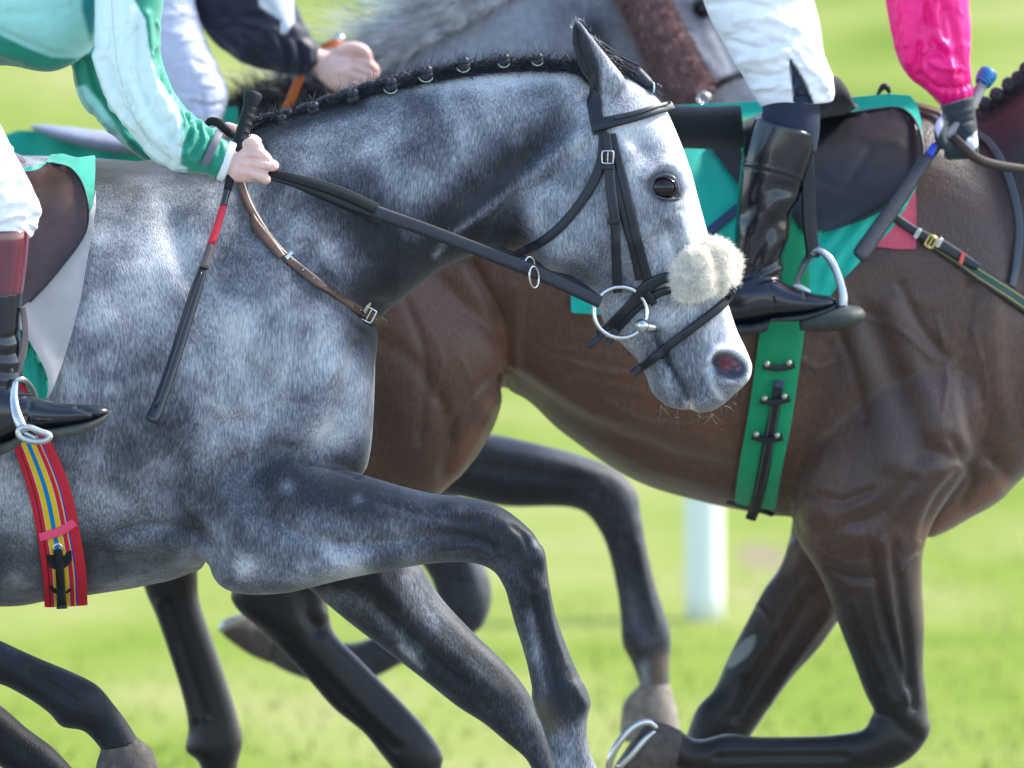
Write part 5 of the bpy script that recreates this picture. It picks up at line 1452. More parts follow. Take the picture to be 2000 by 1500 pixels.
    wp([(x, y, Yl(y)-.008) for x, y in ((394, 530), (372, 590), (348, 665), (325, 735), (304, 796))], [2, 3.4, 3.4, 3.4, 3], 'flap_ridge', M_boot)
    # loose end of the reins looped over the hands
    mb = MB(); mb.tube([P(404, 242, -.10), P(412, 237, -.11), P(426, 240, -.12), P(440, 252, -.13), P(452, 262, -.12), P(466, 266, -.11)], [.005, .0075, .008, .0075, .007, .006], 12, flat=.45)
    q = bpy.data.objects['bridle']; mkb('rein_end', mb, M_leather2, q)
    return p
J1 = build_jockey1()
# ------------------------------------------------------------------ tack of the brown horse
B2 = [G2.bvh()]
M_grn2 = cloth_mat('emerald_webbing', (.0, .27, .11), .6, .2, .4, 1300, tinted=False)
M_roll = simple('black_plush', (.009, .010, .013), .9, .2, noise=.4, nscale=120, bump=1.0, bscale=700, sheen=.3)

def build_tack2():
    c = empty('saddle_cloth', P(1500, 640, .7), 'turquoise saddle cloth with a bright green strip on the brown horse', 'saddle cloth')
    def fold(C):
        u = C[:, 0]*.80+C[:, 1]*.60; v = C[:, 0]*.9-C[:, 1]*.43
        f = 4*np.sin(u*.11+.6*np.sin(C[:, 1]*.03)) * np.clip((1420-C[:, 0])/60, 0, 1)
        f += 3.5*np.sin((C[:, 0]*.86+C[:, 1]*.5)*.19+np.sin(C[:, 1]*.04))*np.clip((C[:, 0]-1585)/30, 0, 1)*np.clip((C[:, 1]-400)/40, 0, 1)
        return f
    sheet('cloth', B2, [(1116, 300), (1140, 240), (1240, 214), (1310, 206), (1440, 200), (1560, 194), (1660, 190), (1735, 183), (1778, 186), (1792, 205), (1800, 240), (1806, 300), (1792, 362), (1766, 410), (1740, 450), (1690, 500), (1645, 548), (1605, 600), (1560, 640), (1500, 652), (1430, 649), (1300, 630), (1200, 616), (1116, 611), (1110, 450)],
          M_gcloth2, c, off=.014, thick=.005, fold=fold, curve=False, Ydef=.93)
    sheet('green_strip', B2, [(1436, 206), (1490, 200), (1500, 250), (1470, 300), (1448, 300), (1446, 280)], cloth_mat('bright_green', (.0, .38, .12), .6, tinted=False), c, off=.026, thick=.004, curve=False)
    pk = empty('pad', P(1750, 485, .7), 'pink foam pad showing in front of the turquoise saddle cloth', 'pad')
    sheet('foam', B2, [(1700, 400), (1740, 350), (1788, 356), (1790, 420), (1789, 486), (1760, 487), (1712, 482), (1690, 470)], cloth_mat('pink_foam', (.62, .10, .15), .9, .2, .3, 900, tinted=False), pk, off=.008, thick=.004, curve=False)
    r = empty('weight_pad', P(1380, 290, .68), 'rolled black plush pad strapped behind the black boot', 'pad')
    mb = MB(); mb.loft([(1150, 228, 1160, 276, 30), (1230, 208, 1240, 286, 44), (1310, 206, 1318, 289, 48), (1380, 208, 1388, 291, 46), (1440, 206, 1447, 289, 43), (1448, 214, 1453, 284, 34)], Y0=.70, n=30, e=2.4)
    mkb('roll', mb, M_roll, r, auto=50)
    sheet('grey_panel', B2, [(1385, 284), (1450, 284), (1450, 380), (1436, 352), (1410, 318)], simple('charcoal_fabric', (.03, .032, .038), .7, noise=.2, bump=.3), r, off=.024, thick=.004, curve=False)
    s = empty('saddle', P(1600, 600, .65), 'small black leather racing saddle on the turquoise cloth', 'saddle')
    sheet('saddle_flap', B2, [(1500, 236), (1604, 226), (1667, 218), (1720, 211), (1757, 211), (1782, 229), (1797, 262), (1801, 300), (1786, 346), (1750, 385), (1704, 416), (1652, 436), (1600, 450), (1570, 452), (1540, 400), (1520, 300)],
          M_blackflap, s, off=.034, thick=.007, curve=True, fold=lambda C: -3*np.exp(-(poly_dist(C, [(1598, 352), (1650, 366), (1668, 338), (1700, 290)])/6)**2)+2.6*np.exp(-(poly_dist(C, [(1690, 270), (1720, 272), (1756, 280)])/7)**2)
          + 2.5*np.exp(-(poly_dist(C, [(1700, 216), (1756, 216), (1784, 240), (1794, 300), (1780, 345), (1745, 382), (1700, 410)])/5)**2)+2*np.sin(C[:, 0]*.03+C[:, 1]*.05))
    strap('flap_piping', B2, [(1640, 224), (1720, 212), (1757, 212), (1781, 230), (1796, 262), (1800, 300), (1785, 346), (1750, 385), (1704, 416), (1652, 436), (1604, 450)], 5, M_leather, s, off=.043, thick=.004)
    mb = MB(); mb.loft([(1400, 262, 1400, 285, 50), (1500, 215, 1500, 270, 80), (1585, 180, 1590, 235, 80), (1625, 148, 1640, 225, 66), (1650, 165, 1668, 215, 56), (1668, 200, 1672, 212, 30)], Y0=.86, n=30)
    so = mkb('saddle_seat', mb, M_roll, s)
    strap('seat_strap', B2, [(1560, 240), (1620, 222), (1672, 206)], 9, simple('taupe_webbing', (.15, .13, .12), .7), s, off=.05, thick=.004)
    strap('girth_buckle_strap', B2, [(1385, 452), (1420, 424), (1470, 380)], [20, 20, 20], simple('navy_strap', (.02, .045, .11), .5, noise=.1), s, off=.020, thick=.004)
    strap('stirrup_leather', B2, [(1574, 262), (1576, 330), (1578, 420), (1586, 500)], [20, 26, 28, 27], M_leather, s, off=.050, thick=.010, Ydef=.66)
    Y = .60; al = simple('brushed_alloy', (.42, .47, .55), .3, metal=.9)
    mb = MB()
    mb.tube([P(1587, 492, Y), P(1600, 489, Y-.005), P(1622, 508, Y-.01), (P(1637, 540, Y-.015)), P(1646, 575, Y-.02), P(1645, 600, Y-.02)], [.005, .006, .0072, .0075, .0085, .010], 12)
    mb.tube([P(1590, 492, Y), P(1576, 506, Y+.02), P(1565, 528, Y+.05), P(1558, 548, Y+.07), P(1556, 570, Y+.075)], [.005, .0075, .0065, .006, .0065], 12)
    mkb('stirrup_iron', mb, al, s)
    mb = MB(); mb.tube([P(1550, 561, Y+.05), P(1564, 566, Y+.04), P(1580, 573, Y+.03)], [.006, .008, .006], 12, flat=.7); mkb('stirrup_pad', mb, simple('white_rubber', (.7, .75, .78), .5), s)
    mb = MB(); mb.loft([(1560, 618, 1562, 645, 24), (1610, 606, 1610, 648, 46), (1650, 596, 1655, 642, 50), (1680, 600, 1680, 630, 36), (1690, 610, 1689, 620, 14)], Y0=Y-.01, n=26); mkb('stirrup_tread', mb, simple('dark_green_rubber', (.035, .045, .040), .6, noise=.3, bump=.3), s)
    # girth
    g = empty('girth', P(1470, 1010, .75), 'emerald green girth with black studded keepers under the brown belly', 'girth')
    strap('webbing', B2, [(1552, 380), (1548, 470), (1540, 560), (1527, 645), (1515, 732), (1502, 820), (1484, 915), (1474, 985)], [46, 56, 84, 90, 90, 90, 88, 86], M_grn2, g, off=.020, thick=.006, face=.5)
    strap('girth_edge', B2, [(1422, 976), (1450, 984), (1480, 990), (1508, 1000)], [14, 16, 16, 14], M_leather, g, off=.026, thick=.006)
    strap('girth_strap', B2, [(1520, 742), (1512, 800), (1500, 860), (1490, 920), (1476, 980), (1465, 1010)], [19, 20, 22, 24, 24, 22], M_leather, g, off=.030, thick=.006, face=.4)
    strap('girth_strap_end', B2, [(1521, 740), (1519, 752)], 20, simple('blue_black', (.03, .05, .12), .3), g, off=.037, thick=.006, step=4)
    st = simple('thread', (.10, .105, .10), .8)
    strap('stitching', B2, [(1507, 790), (1494, 860), (1482, 925), (1470, 980)], 1.8, st, g, off=.0375, thick=.001)
    strap('stitching', B2, [(1520, 790), (1508, 860), (1496, 925), (1482, 985)], 1.8, st, g, off=.0375, thick=.001)
    for x0, y0, x1, y1 in ((1489, 711, 1550, 709), (1484, 778, 1541, 774), (1468, 848, 1527, 850)):
        k = strap('keeper', B2, [(x0, y0), ((x0+x1)/2, (y0+y1)/2+6), (x1, y1)], [15, 13, 15], M_leather, g, off=.038, thick=.006)
        for x, y in ((x0+9, y0), (x1-9, y1)):
            q = cast(B2, x, y); mb = MB(); mb.ball(P(x, y, q[0][1]-.045), [.0055, .004, .0055], 14, 8)
            mkb('stud', mb, simple('dull_stud', (.42, .44, .34), .4, metal=.8), k)
    # breastplate and reins
    b = empty('breastplate', P(1900, 560, .75), 'dark breastplate strap with gold buckle on the brown shoulder', 'strap')
    m = NT('green_gold_webbing'); tc = m.n('ShaderNodeUVMap'); sx = m.n('ShaderNodeSeparateXYZ'); m.l(tc.outputs[0], sx.inputs[0])
    dg = (.012, .055, .045); go = (.42, .33, .08); bk = (.015, .017, .02)
    m.set(col=m.ramp(sx.outputs[0], [(0, bk), (.2, go), (.27, dg), (.73, go), (.8, bk), (1, bk)], 'CONSTANT'), rough=.6); m.bump(m.noise(m.coord(), 900), .3)
    strap('webbing', B2, [(1790, 458), (1860, 502), (1920, 542), (1975, 578), (2040, 620), (2100, 650)], [22, 26, 30, 33, 34, 34], m.m, b, off=.004, thick=.004)
    strap('leather', B2, [(1742, 425), (1770, 445), (1800, 462), (1835, 480), (1870, 502), (1905, 524)], [18, 19, 20, 24, 22, 16], M_leather, b, off=.012, thick=.005)
    buckle('buckle', 1818, 472, 30, 8, 11, B2, M_brass, b, off=.022, tr=3.2)
    buckle('buckle', 1792, 456, 30, 3, 9, B2, M_steel, b, off=.020, tr=2.4)
    buckle('buckle', 1834, 474, 30, 3, 8, B2, M_steel, b, off=.020, tr=2.4)
    strap('red_keeper', B2, [(1880, 493), (1874, 514)], 9, simple('coral_rubber', (.55, .07, .05), .5), b, off=.020, thick=.004, step=4)
    strap('neck_strap', B2, [(1905, 262), (1935, 285), (1962, 330), (1982, 390), (1990, 450), (1984, 510), (1972, 560)], [14, 16, 17, 17, 17, 18, 18], simple('slate_leather', (.04, .05, .065), .45, noise=.15), b, off=.006, thick=.004)
    br = empty('bridle', P(2100, 340, .8), 'brown rubber reins held in the dark glove of the jockey in pink', 'reins')
    mb = MB(); mb.tube([P(1862, 268, .73), P(1884, 288, .71), P(1905, 308, .72), P(1940, 321, .75), P(2000, 331, .79), P(2120, 345, .85), P(2400, 330, .9)], [.008, .0085, .009, .0088, .0088, .0088, .0085], 14, flat=.6)
    mkb('rein', mb, simple('dark_brown_rubber', (.030, .018, .016), .6, noise=.2, bump=.4), br)
    strap('rein_loop', B2, [(1775, 205), (1800, 212), (1830, 222), (1845, 235)], [18, 24, 22, 18], M_brownlea, br, off=.02, thick=.008)
    k = empty('cloth_tie', P(1725, 190, .95), 'small knotted black tie on top of the turquoise saddle cloth', 'tie')
    mb = MB(); mb.tube([P(1712, 190, .92), P(1718, 178, .92), P(1724, 170, .92), P(1732, 170, .92), P(1738, 182, .92)], [.003, .004, .006, .006, .003], 10); mkb('knot', mb, M_leather, k)
build_tack2()

def build_jockey2():
    mb = MB()
    mb.loft([(1330, -330, 1440, -130, 110), (1560, -380, 1560, -170, 120), (1760, -420, 1730, -220, 110), (1850, -400, 1800, -260, 70)], Y0=.92)
    mb.loft([(1860, -300, 1770, -300, 40), (1870, -100, 1780, -100, 34), (1865, 40, 1785, 50, 28), (1875, 120, 1810, 130, 26), (1896, 180, 1835, 190, 26), (1898, 230, 1845, 235, 24)], Y0=.80)
    mb.loft([(1870, -300, 1760, -300, 46), (1900, -100, 1800, -100, 42), (1880, 60, 1800, 60, 36), (1880, 180, 1830, 185, 26), (1880, 230, 1840, 235, 22)], Y0=1.08)
    mb.loft(slim([(1540, -230, 1370, -190, 80), (1560, -50, 1380, -40, 78), (1578, 60, 1420, 80, 70), (1600, 140, 1460, 150, 56), (1592, 240, 1478, 236, 46), (1575, 340, 1455, 340, 44), (1540, 450, 1440, 450, 38), (1520, 560, 1440, 560, 34), (1600, 590, 1580, 600, 26)]), Y0=.63)
    # gloved hand shape: fist round the rein
    mb.loft([(1898, 225, 1846, 232, 26, 0), (1905, 255, 1848, 262, 28, -4), (1900, 285, 1850, 285, 26, -4)], Y0=.77, n=22)
    f = lambda pts, r: mb.tube([P(a, b, y) for a, b, y in pts], [q/SC for q in r], 12, sub=5)
    for k in range(4):
        x = 1852+k*15
        f([(x, 268, .755), (x+2, 290, .745), (x+3, 300, .752), (x, 296, .775), (x-2, 284, .785)], [10.5, 10.5, 10, 9, 7])
    f([(1846, 236, .75), (1838, 256, .735), (1840, 276, .73), (1848, 284, .735)], [11, 11, 10, 8])
    g = remesh(mb, .0032, 3)
    p = g.make('person', M_skin)
    tag(p, 'jockey in pink silks, white breeches and tall black boots riding the brown horse', 'person')
    # glove
    mb = MB()
    mb.loft([(1903, 186, 1837, 206, 32, 0), (1904, 215, 1842, 226, 31, 0), (1909, 250, 1846, 258, 33, -4), (1906, 280, 1856, 288, 30, -4), (1898, 298, 1866, 300, 22, -4)], Y0=.77, n=28)
    f = lambda pts, r: mb.tube([P(a, b, y) for a, b, y in pts], [q/SC for q in r], 12, sub=5)
    for k in range(4):
        x = 1853+k*15
        f([(x, 266, .752), (x+2, 290, .741), (x+3, 303-k, .749), (x, 299-k, .775), (x-2, 284, .785)], [12.5, 12.5, 12, 11, 8])
    f([(1846, 232, .748), (1836, 252, .731), (1838, 276, .726), (1850, 288, .731)], [13, 13, 12, 10])
    g = remesh(mb, .003, 3)
    for a in ([(1850, 232), (1870, 240), (1900, 235)], [(1860, 250), (1878, 268), (1890, 290)], [(1870, 245), (1885, 262), (1905, 270)]): g.stroke(a, 3.5, -4)
    g.stroke([(1843, 226), (1872, 222), (1905, 212)], 5, 3)
    g.refresh(); g.tint[:, :3] = 0
    g.fill([(1888, 274), (1902, 262), (1914, 250), (1918, 262), (1912, 280), (1898, 300), (1888, 298)], c=(.62, .66, .74), soft=2, curve=True)
    g.fill([(1822, 232), (1840, 226), (1842, 244), (1832, 268), (1824, 250)], c=(.5, .5, .68), soft=2)
    g.make('glove', cloth_mat('dark_glove', (.018, .03, .036), .65, .2, .3, 500), p)
    # pink silks
    mb = MB()
    mb.loft([(1350, -350, 1450, -110, 125), (1560, -400, 1560, -150, 132), (1760, -440, 1735, -200, 122), (1870, -420, 1810, -240, 84)], Y0=.92, n=36)
    mb.loft([(1890, -330, 1740, -330, 66), (1893, -100, 1718, -100, 70), (1893, 0, 1729, 0, 70), (1897, 60, 1741, 66, 68), (1894, 110, 1755, 120, 66), (1897, 148, 1776, 152, 58), (1901, 172, 1806, 176, 46), (1903, 190, 1832, 198, 37), (1904, 198, 1838, 207, 34)], Y0=.79, n=36)
    mb.loft([(1890, -330, 1740, -330, 60), (1900, -100, 1780, -100, 60), (1885, 60, 1785, 60, 52), (1885, 170, 1815, 175, 36), (1885, 200, 1835, 205, 30)], Y0=1.08, n=30)
    g = remesh(mb, .0034, 4); rg = np.random.RandomState(51); st = g.stroke
    st([(1786, -20), (1796, 60), (1792, 130), (1810, 165)], 8, -8, ymax=.8)
    st([(1760, -20), (1770, 60), (1772, 120)], 10, 7, ymax=.8)
    st([(1826, -10), (1830, 60), (1850, 100), (1860, 150)], 7, 8, ymax=.8)
    st([(1810, 10), (1812, 70), (1834, 96), (1858, 110)], 8, -9, ymax=.8)
    st([(1850, 20), (1870, 90), (1872, 140)], 8, -7, ymax=.8)
    st([(1800, 100), (1830, 128), (1868, 134)], 6, 7, ymax=.8)
    st([(1806, 112), (1830, 104), (1852, 120)], 6, -8, ymax=.8)
    st([(1790, 150), (1830, 172), (1880, 172), (1900, 160)], 5, -7, ymax=.8)
    wrinkles(g, rg, 40, (1740, 0, 1890, 150), (3, 8), 5.5, (-2.0, -.9), ymax=.8, L=(20, 60))
    for k in range(9): st([(1836+k*8, 170), (1842+k*7, 200)], 2.6, -3.5 if k % 2 else 3, ymax=.8)
    g.refresh(); g.make('silks', M_silk2, p)
    # breeches
    mb = MB()
    mb.loft([(1400, -330, 1290, -180, 115, 260), (1520, -240, 1330, -190, 100, 40), (1572, -120, 1345, -100, 96), (1580, -40, 1360, -40, 92), (1586, 20, 1384, 30, 88), (1598, 72, 1412, 82, 84), (1614, 116, 1440, 130, 78), (1627, 150, 1464, 172, 70), (1630, 180, 1478, 196, 66), (1628, 199, 1486, 208, 60)], Y0=.63, n=40)
    mb.loft([(1400, -330, 1290, -180, 115, 700), (1572, -40, 1400, -40, 92, 760), (1610, 120, 1470, 130, 78, 780), (1615, 195, 1500, 200, 60, 790)], Y0=.63, n=30)
    g = remesh(mb, .0036, 4); rg = np.random.RandomState(52); st = g.stroke
    st([(1380, 10), (1450, 5), (1500, 12), (1570, 5)], 7, -5, ymax=.63)
    st([(1440, 40), (1500, 34), (1560, 60)], 9, 6, ymax=.63)
    st([(1420, 80), (1480, 96), (1530, 84), (1550, 60)], 7, -7, ymax=.63)
    st([(1450, 118), (1500, 110), (1545, 96)], 8, 6, ymax=.63)
    st([(1460, 145), (1510, 150), (1548, 132)], 6, -6, ymax=.63)
    st([(1475, 175), (1520, 168), (1550, 172)], 7, 6, ymax=.63)
    st([(1560, 80), (1590, 110), (1612, 150)], 7, -6, ymax=.63)
    st([(1575, 130), (1600, 150), (1620, 185)], 6, 6, ymax=.63)
    wrinkles(g, rg, 70, (1400, 0, 1610, 190), (3, 7), 4.5, (-.45, .5), ymax=.63, L=(20, 70))
    # open slit above the boot
    I = in_poly(g.Q, [(1541, 112), (1556, 132), (1572, 160), (1588, 200), (1552, 200), (1546, 165)]) & (g.N[:, 1] < .2) & (g.V[:, 1] < .63)
    g.V[I] += np.array([0, .014, 0]); g.refresh()
    g.fill([(1541, 112), (1556, 132), (1572, 160), (1590, 204), (1550, 204), (1546, 165)], c=(.012, .02, .045), soft=1.8, ymax=.66)
    g.make('breeches', M_breech, p)
    # sock and boot
    mb = MB(); mb.loft([(1598, 184, 1494, 190, 50), (1601, 214, 1490, 206, 52), (1601, 252, 1486, 236, 54), (1594, 300, 1470, 290, 52)], Y0=.62, n=36, e=2.2); mkb('sock', mb, M_sock, p)
    mb = MB()
    mb.loft([(1596, 262, 1477, 226, 60), (1589, 300, 1453, 288, 61), (1571, 352, 1445, 338, 57), (1557, 392, 1439, 400, 53), (1545, 430, 1435, 462, 49), (1535, 480, 1432, 520, 45), (1529, 520, 1428, 570, 42), (1528, 552, 1420, 610, 42)], Y0=.62, n=44, sub=6)
    mb.loft([(1400, 560, 1425, 640, 36), (1450, 545, 1450, 636, 42), (1500, 538, 1500, 628, 43), (1540, 556, 1540, 622, 44), (1590, 573, 1590, 612, 42), (1625, 578, 1622, 604, 32), (1638, 586, 1636, 596, 12)], Y0=.60, n=34)
    g = remesh(mb, .003, 3); st = lambda p, r, a, **k: g.stroke(p, r*1.15, a*.5, **k)
    st([(1446, 325), (1490, 332), (1540, 345), (1570, 360)], 2.2, -2.5); st([(1446, 319), (1490, 326), (1540, 339), (1570, 354)], 3, 2)
    st([(1540, 372), (1510, 366), (1480, 385), (1450, 420)], 12, -6); st([(1550, 385), (1510, 400), (1470, 450), (1450, 500)], 12, 6)
    st([(1545, 420), (1510, 440), (1480, 490), (1466, 530)], 10, -7); st([(1535, 460), (1505, 490), (1490, 530)], 10, 6)
    st([(1534, 500), (1500, 520), (1460, 540)], 6, -6); st([(1532, 520), (1500, 536), (1450, 552)], 6, 5); st([(1530, 536), (1490, 548), (1450, 562)], 4, -5)
    st([(1502, 556), (1508, 580), (1512, 606)], 2.5, -3); st([(1572, 572), (1578, 600)], 2.5, -3)
    st([(1585, 290), (1560, 380), (1540, 460)], 14, 4)
    rg = np.random.RandomState(53); wrinkles(g, rg, 24, (1440, 380, 1550, 540), (7, 12), 1.5, (-1.6, -.7), L=(20, 50))
    g.refresh(); bt = g.make('boot', M_boot, p)
    mb = MB(); mb.loft([(1420, 632, 1424, 652, 40), (1440, 632, 1440, 655, 44), (1470, 630, 1470, 652, 45), (1500, 622, 1498, 645, 45), (1508, 618, 1506, 628, 44), (1560, 612, 1560, 626, 45), (1610, 600, 1612, 612, 42), (1638, 588, 1638, 598, 22)], Y0=.60, e=3, n=28); mkb('sole', mb, simple('black_sole', (.02, .022, .024), .5, noise=.3), bt)
    strap_pts = [P(a, b, .56) for a, b in ((1475, 236), (1500, 240), (1540, 248), (1594, 266))]
    # whip
    w = empty('whip', P(1670, 505, .62), 'grey padded riding whip with blue knob in the gloved hand', 'whip')
    def wp(pts, r, nm, mat, n=14, **k):
        mb = MB(); mb.tube([P(a, b, y) for a, b, y in pts], [q/SC for q in r], n, **k); return mkb(nm, mb, mat, w)
    Yl = lambda y: .80-(y-140)/365*.17
    L = lambda *q: [(x, y, Yl(y)) for x, y in q]
    bm_ = NT('blue_rubber_bands'); f = bm_.n('ShaderNodeTexWave', bands_direction='DIAGONAL'); f.inputs['Scale'].default_value = 60; bm_.l(bm_.coord(), f.inputs[0])
    bm_.set(col=bm_.ramp(f.outputs['Color'], [(.3, (.0, .045, .16)), (.7, (.0, .17, .42))]), rough=.4)
    wp(L((1934, 138), (1932, 141), (1926, 150), (1920, 162), (1918, 166)), [14, 18.5, 20, 17, 14], 'knob', bm_.m, n=26)
    wp(L((1921, 160), (1910, 182), (1898, 205), (1880, 232), (1862, 252), (1845, 268)), [11, 11.5, 12, 12, 11, 10], 'handle', simple('grey_grip', (.22, .21, .22), .6, noise=.2, bump=.6, bscale=200))
    wp(L((1850, 258), (1838, 274), (1826, 292), (1818, 302)), [8.5, 9, 9.5, 10], 'shaft', M_leather)
    wp(L((1828, 285), (1822, 295), (1814, 305)), [10, 10.5, 11], 'blue_binding', simple('blue_tape', (.02, .05, .45), .5, noise=.3))
    wp(L((1820, 298), (1800, 325), (1770, 368), (1735, 420), (1700, 470), (1681, 497), (1676, 503)), [10, 13, 15, 16, 17, 17, 13], 'padded_flap', simple('grey_black_padding', (.026, .028, .034), .45, noise=.3, bump=.3), flat=.5)
    return p
J2 = build_jockey2()

# ------------------------------------------------------------------ far horse tack and jockey
B3 = [G3.bvh()]
def build_far_tack():
    t = empty('bridle', P(1380, 200, 1.9), 'bridle with shaggy brown sheepskin cheekpiece on the far grey head', 'bridle')
    mb = MB(); mb.loft([(1262, -80, 1176, -40, 28), (1290, -20, 1216, 16, 32), (1318, 35, 1240, 66, 34), (1345, 90, 1262, 118, 36), (1368, 135, 1283, 165, 36), (1383, 172, 1305, 196, 32), (1382, 192, 1330, 204, 18)], Y0=YC-.135, n=26)
    M_brf = simple('mauve_brown_fleece', (.20, .115, .115), .9, .1, noise=.35, nscale=50, sheen=.3)
    g = remesh(mb, .006, 4); rg = np.random.RandomState(61)
    o = mk('sheepskin_cheekpiece', g.V, g.F, M_brf, t)
    idx = rg.randint(0, len(g.V), 5000); r = g.V[idx]
    hairs('sheepskin', r, g.N[idx]*.8+np.array([.35, 0, -.75]), .013, .0035, M_brf, o, seg=3, jit=.35, seed=62, curl=.6)
    strap('cheek_strap', B3, [(1290, -60), (1310, 10), (1345, 80), (1385, 150), (1402, 168)], [20, 20, 20, 20, 20], M_leather, t, off=.004, thick=.005)
    strap('noseband', B3, [(1385, 178), (1405, 160), (1440, 148), (1480, 138)], [15, 15, 15, 14], M_leather, t, off=.004, thick=.005)
    buckle('buckle', 1374, 192, 40, 9, 10, B3, M_steel, t, off=.03, tr=3, Yd=1.8)
    r = empty('reins', P(570, 220, 1.7), 'tan orange rein with a steel buckle in the bare hand of the far jockey', 'reins')
    M_or = simple('tan_orange_leather', (.52, .13, .028), .45, noise=.15)
    mb = MB(); mb.tube([P(592, 135, 1.74), P(580, 165, 1.75), P(566, 198, 1.77), P(552, 225, 1.79), P(540, 260, 1.8)], [.007, .008, .0085, .0085, .0085], 12, flat=.5); mkb('rein', mb, M_or, r)
    mb = MB(); mb.tube([P(628, 92, 1.74), P(645, 86, 1.73), P(662, 84, 1.73), P(672, 92, 1.74)], [.005, .007, .008, .005], 12, flat=.6); mkb('rein_end', mb, M_or, r)
    mb = MB(); mb.ball(P(662, 75, 1.73), [.012, .008, .009], 14, 10); mkb('buckle', mb, M_steel, r)
    mb = MB(); mb.tube([P(640, 190, 1.8), P(700, 195, 1.8), P(900, 220, 1.82), P(1300, 250, 1.9)], [.007]*4, 10, flat=.5); mkb('rein', mb, M_or, r)
    c = empty('saddle_cloth', P(200, 330, 1.8), 'green saddle cloth on the far horse seen behind the dappled grey withers', 'saddle cloth')
    sheet('cloth', B3, [(-100, 300), (15, 262), (35, 255), (110, 256), (300, 262), (380, 240), (430, 212), (464, 208), (466, 250), (440, 420), (-80, 460)], M_gcloth, c, off=.02, thick=.006, curve=False, Ydef=1.86,
          fold=lambda C: 4*np.sin(C[:, 0]*.07))
    s = empty('saddle', P(160, 300, 1.8), 'pale grey racing saddle on the far horse above its green cloth', 'saddle')
    mb = MB(); mb.loft([(58, 246, 60, 250, 14), (80, 244, 96, 266, 50), (130, 248, 150, 284, 80), (200, 256, 210, 297, 86), (260, 262, 262, 302, 80), (330, 255, 330, 305, 80), (400, 240, 400, 290, 70)], Y0=1.84, n=28)
    mkb('saddle_seat', mb, simple('pale_grey_leather', (.22, .23, .30), .4, noise=.15), s)
    strap('strap', B3, [(40, 308), (80, 309), (110, 309)], 6, M_leather, s, off=.03, thick=.003)
    strap('strap', B3, [(190, 296), (230, 303), (300, 318)], 8, M_leather, s, off=.03, thick=.003)
build_far_tack()

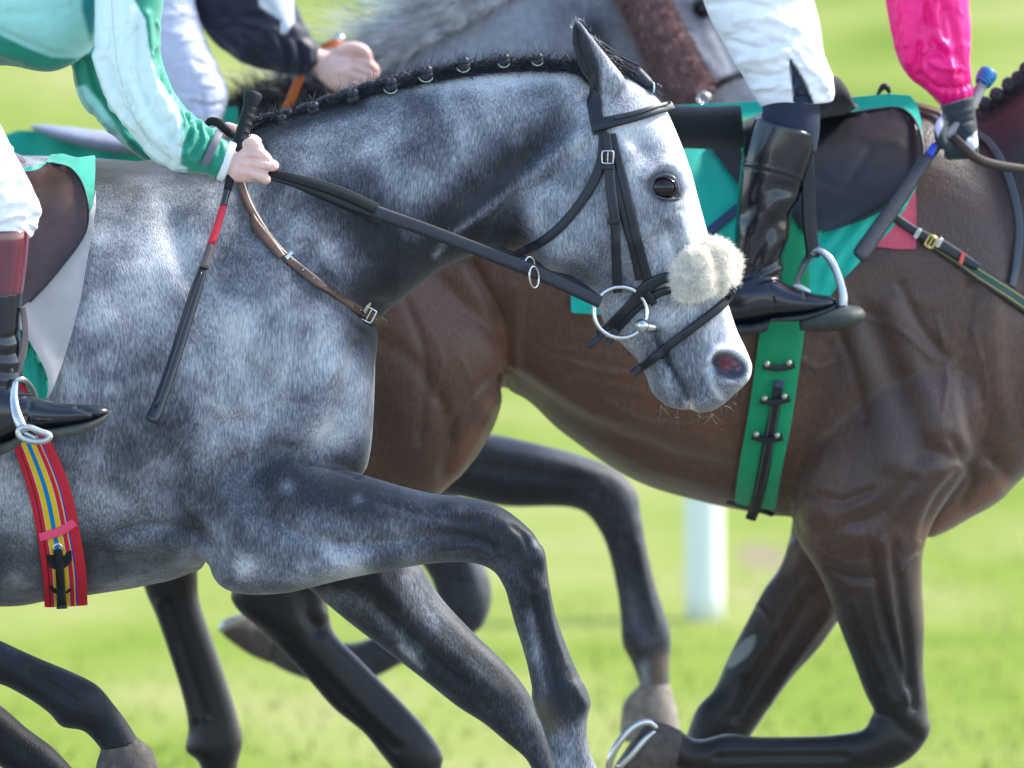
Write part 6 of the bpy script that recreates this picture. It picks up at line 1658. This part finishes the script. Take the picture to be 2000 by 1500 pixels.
def build_jockey3():
    yj = 1.72
    mb = MB()
    mb.loft([(200, -300, 300, -100, 100), (400, -360, 400, -160, 110), (560, -300, 500, -180, 80)], Y0=1.95)
    mb.loft([(560, -250, 440, -200, 40), (550, -100, 450, -60, 34), (555, 20, 475, 50, 30), (590, 75, 535, 105, 27), (625, 95, 590, 130, 28), (650, 100, 622, 148, 26)], Y0=yj)
    mb.loft(slim([(300, -200, 150, -150, 80), (360, -50, 230, -50, 76), (385, 60, 260, 80, 70), (410, 160, 330, 170, 56), (410, 260, 340, 270, 46), (400, 420, 320, 420, 42)]), Y0=1.68)
    mb.loft([(650, 95, 620, 152, 26, 0), (690, 92, 650, 176, 30, -4), (715, 104, 690, 186, 28, -6), (735, 128, 720, 178, 20, -4)], Y0=yj-.01, n=24)
    f = lambda pts, r: mb.tube([P(a, b, y) for a, b, y in pts], [q/SC for q in r], 12, sub=4)
    for k in range(4):
        f([(700-k*4, 120+k*17, yj-.02), (722-k*5, 128+k*16, yj-.03), (733-k*7, 142+k*13, yj-.02), (722-k*8, 148+k*12, yj), (704-k*8, 150+k*10, yj+.01)], [13, 13, 12, 11, 9])
    f([(660, 100, yj-.02), (690, 92, yj-.03), (712, 100, yj-.035), (722, 116, yj-.03)], [14, 13, 12, 9])
    g = remesh(mb, .0036, 4)
    for k in range(3): g.stroke([(690-k*3, 118+k*19), (722-k*4, 134+k*15), (734-k*6, 142+k*13)], 4.5, -7)
    g.stroke([(652, 108), (690, 112), (712, 114)], 5, -5); g.stroke([(660, 140), (690, 136)], 6, 4); g.refresh()
    p = g.make('person', M_skin); tag(p, 'far jockey in navy sleeve and pale breeches with a bare hand on the reins', 'person')
    mb = MB()
    mb.loft([(180, -320, 290, -80, 112), (400, -390, 400, -140, 122), (570, -330, 510, -170, 92)], Y0=1.95, n=34)
    mb.loft([(600, -250, 400, -240, 70), (580, -120, 372, -120, 68), (572, -20, 368, -10, 66), (588, 30, 398, 60, 62), (604, 62, 440, 104, 56), (618, 84, 500, 134, 48), (626, 100, 560, 146, 40), (630, 112, 604, 150, 32)], Y0=yj, n=34)
    g = remesh(mb, .004, 4); rg = np.random.RandomState(71)
    wrinkles(g, rg, 30, (400, 0, 610, 130), (5, 10), 6, (-1.2, .2), L=(20, 70))
    for k in range(5): g.stroke([(530+k*18, 70+k*6), (545+k*15, 100+k*6), (550+k*12, 140)], 5, -7 if k % 2 else 6)
    g.refresh(); g.tint[:, :3] = 0
    g.fill([(500, -60), (570, -60), (574, 20), (576, 40), (560, 66), (548, 66), (548, 40), (506, 12)], c=(.55, .60, .62), soft=2, ymax=yj)
    g.make('silks', M_silk3, p)
    mb = MB()
    mb.loft([(300, -260, 130, -150, 95), (368, -60, 210, -60, 90), (384, 20, 240, 30, 86), (404, 80, 262, 100, 82), (428, 134, 290, 160, 76), (445, 178, 316, 210, 68), (444, 205, 330, 240, 62), (425, 250, 336, 268, 54), (408, 272, 340, 284, 50)], Y0=1.66, n=36)
    g = remesh(mb, .004, 4); wrinkles(g, rg, 40, (300, 0, 440, 240), (4, 9), 5, (-.6, .5), L=(30, 80))
    g.stroke([(395, 190), (400, 230), (410, 260)], 5, -6); g.refresh()
    g.make('breeches', cloth_mat('pale_lilac_breeches', (.56, .60, .74), .45, .2, .1, 500), p)
    mb = MB(); mb.loft([(408, 268, 334, 278, 50), (400, 340, 320, 340, 48), (390, 460, 310, 470, 42)], Y0=1.66, n=26); mkb('boot', mb, M_boot, p)
build_jockey3()
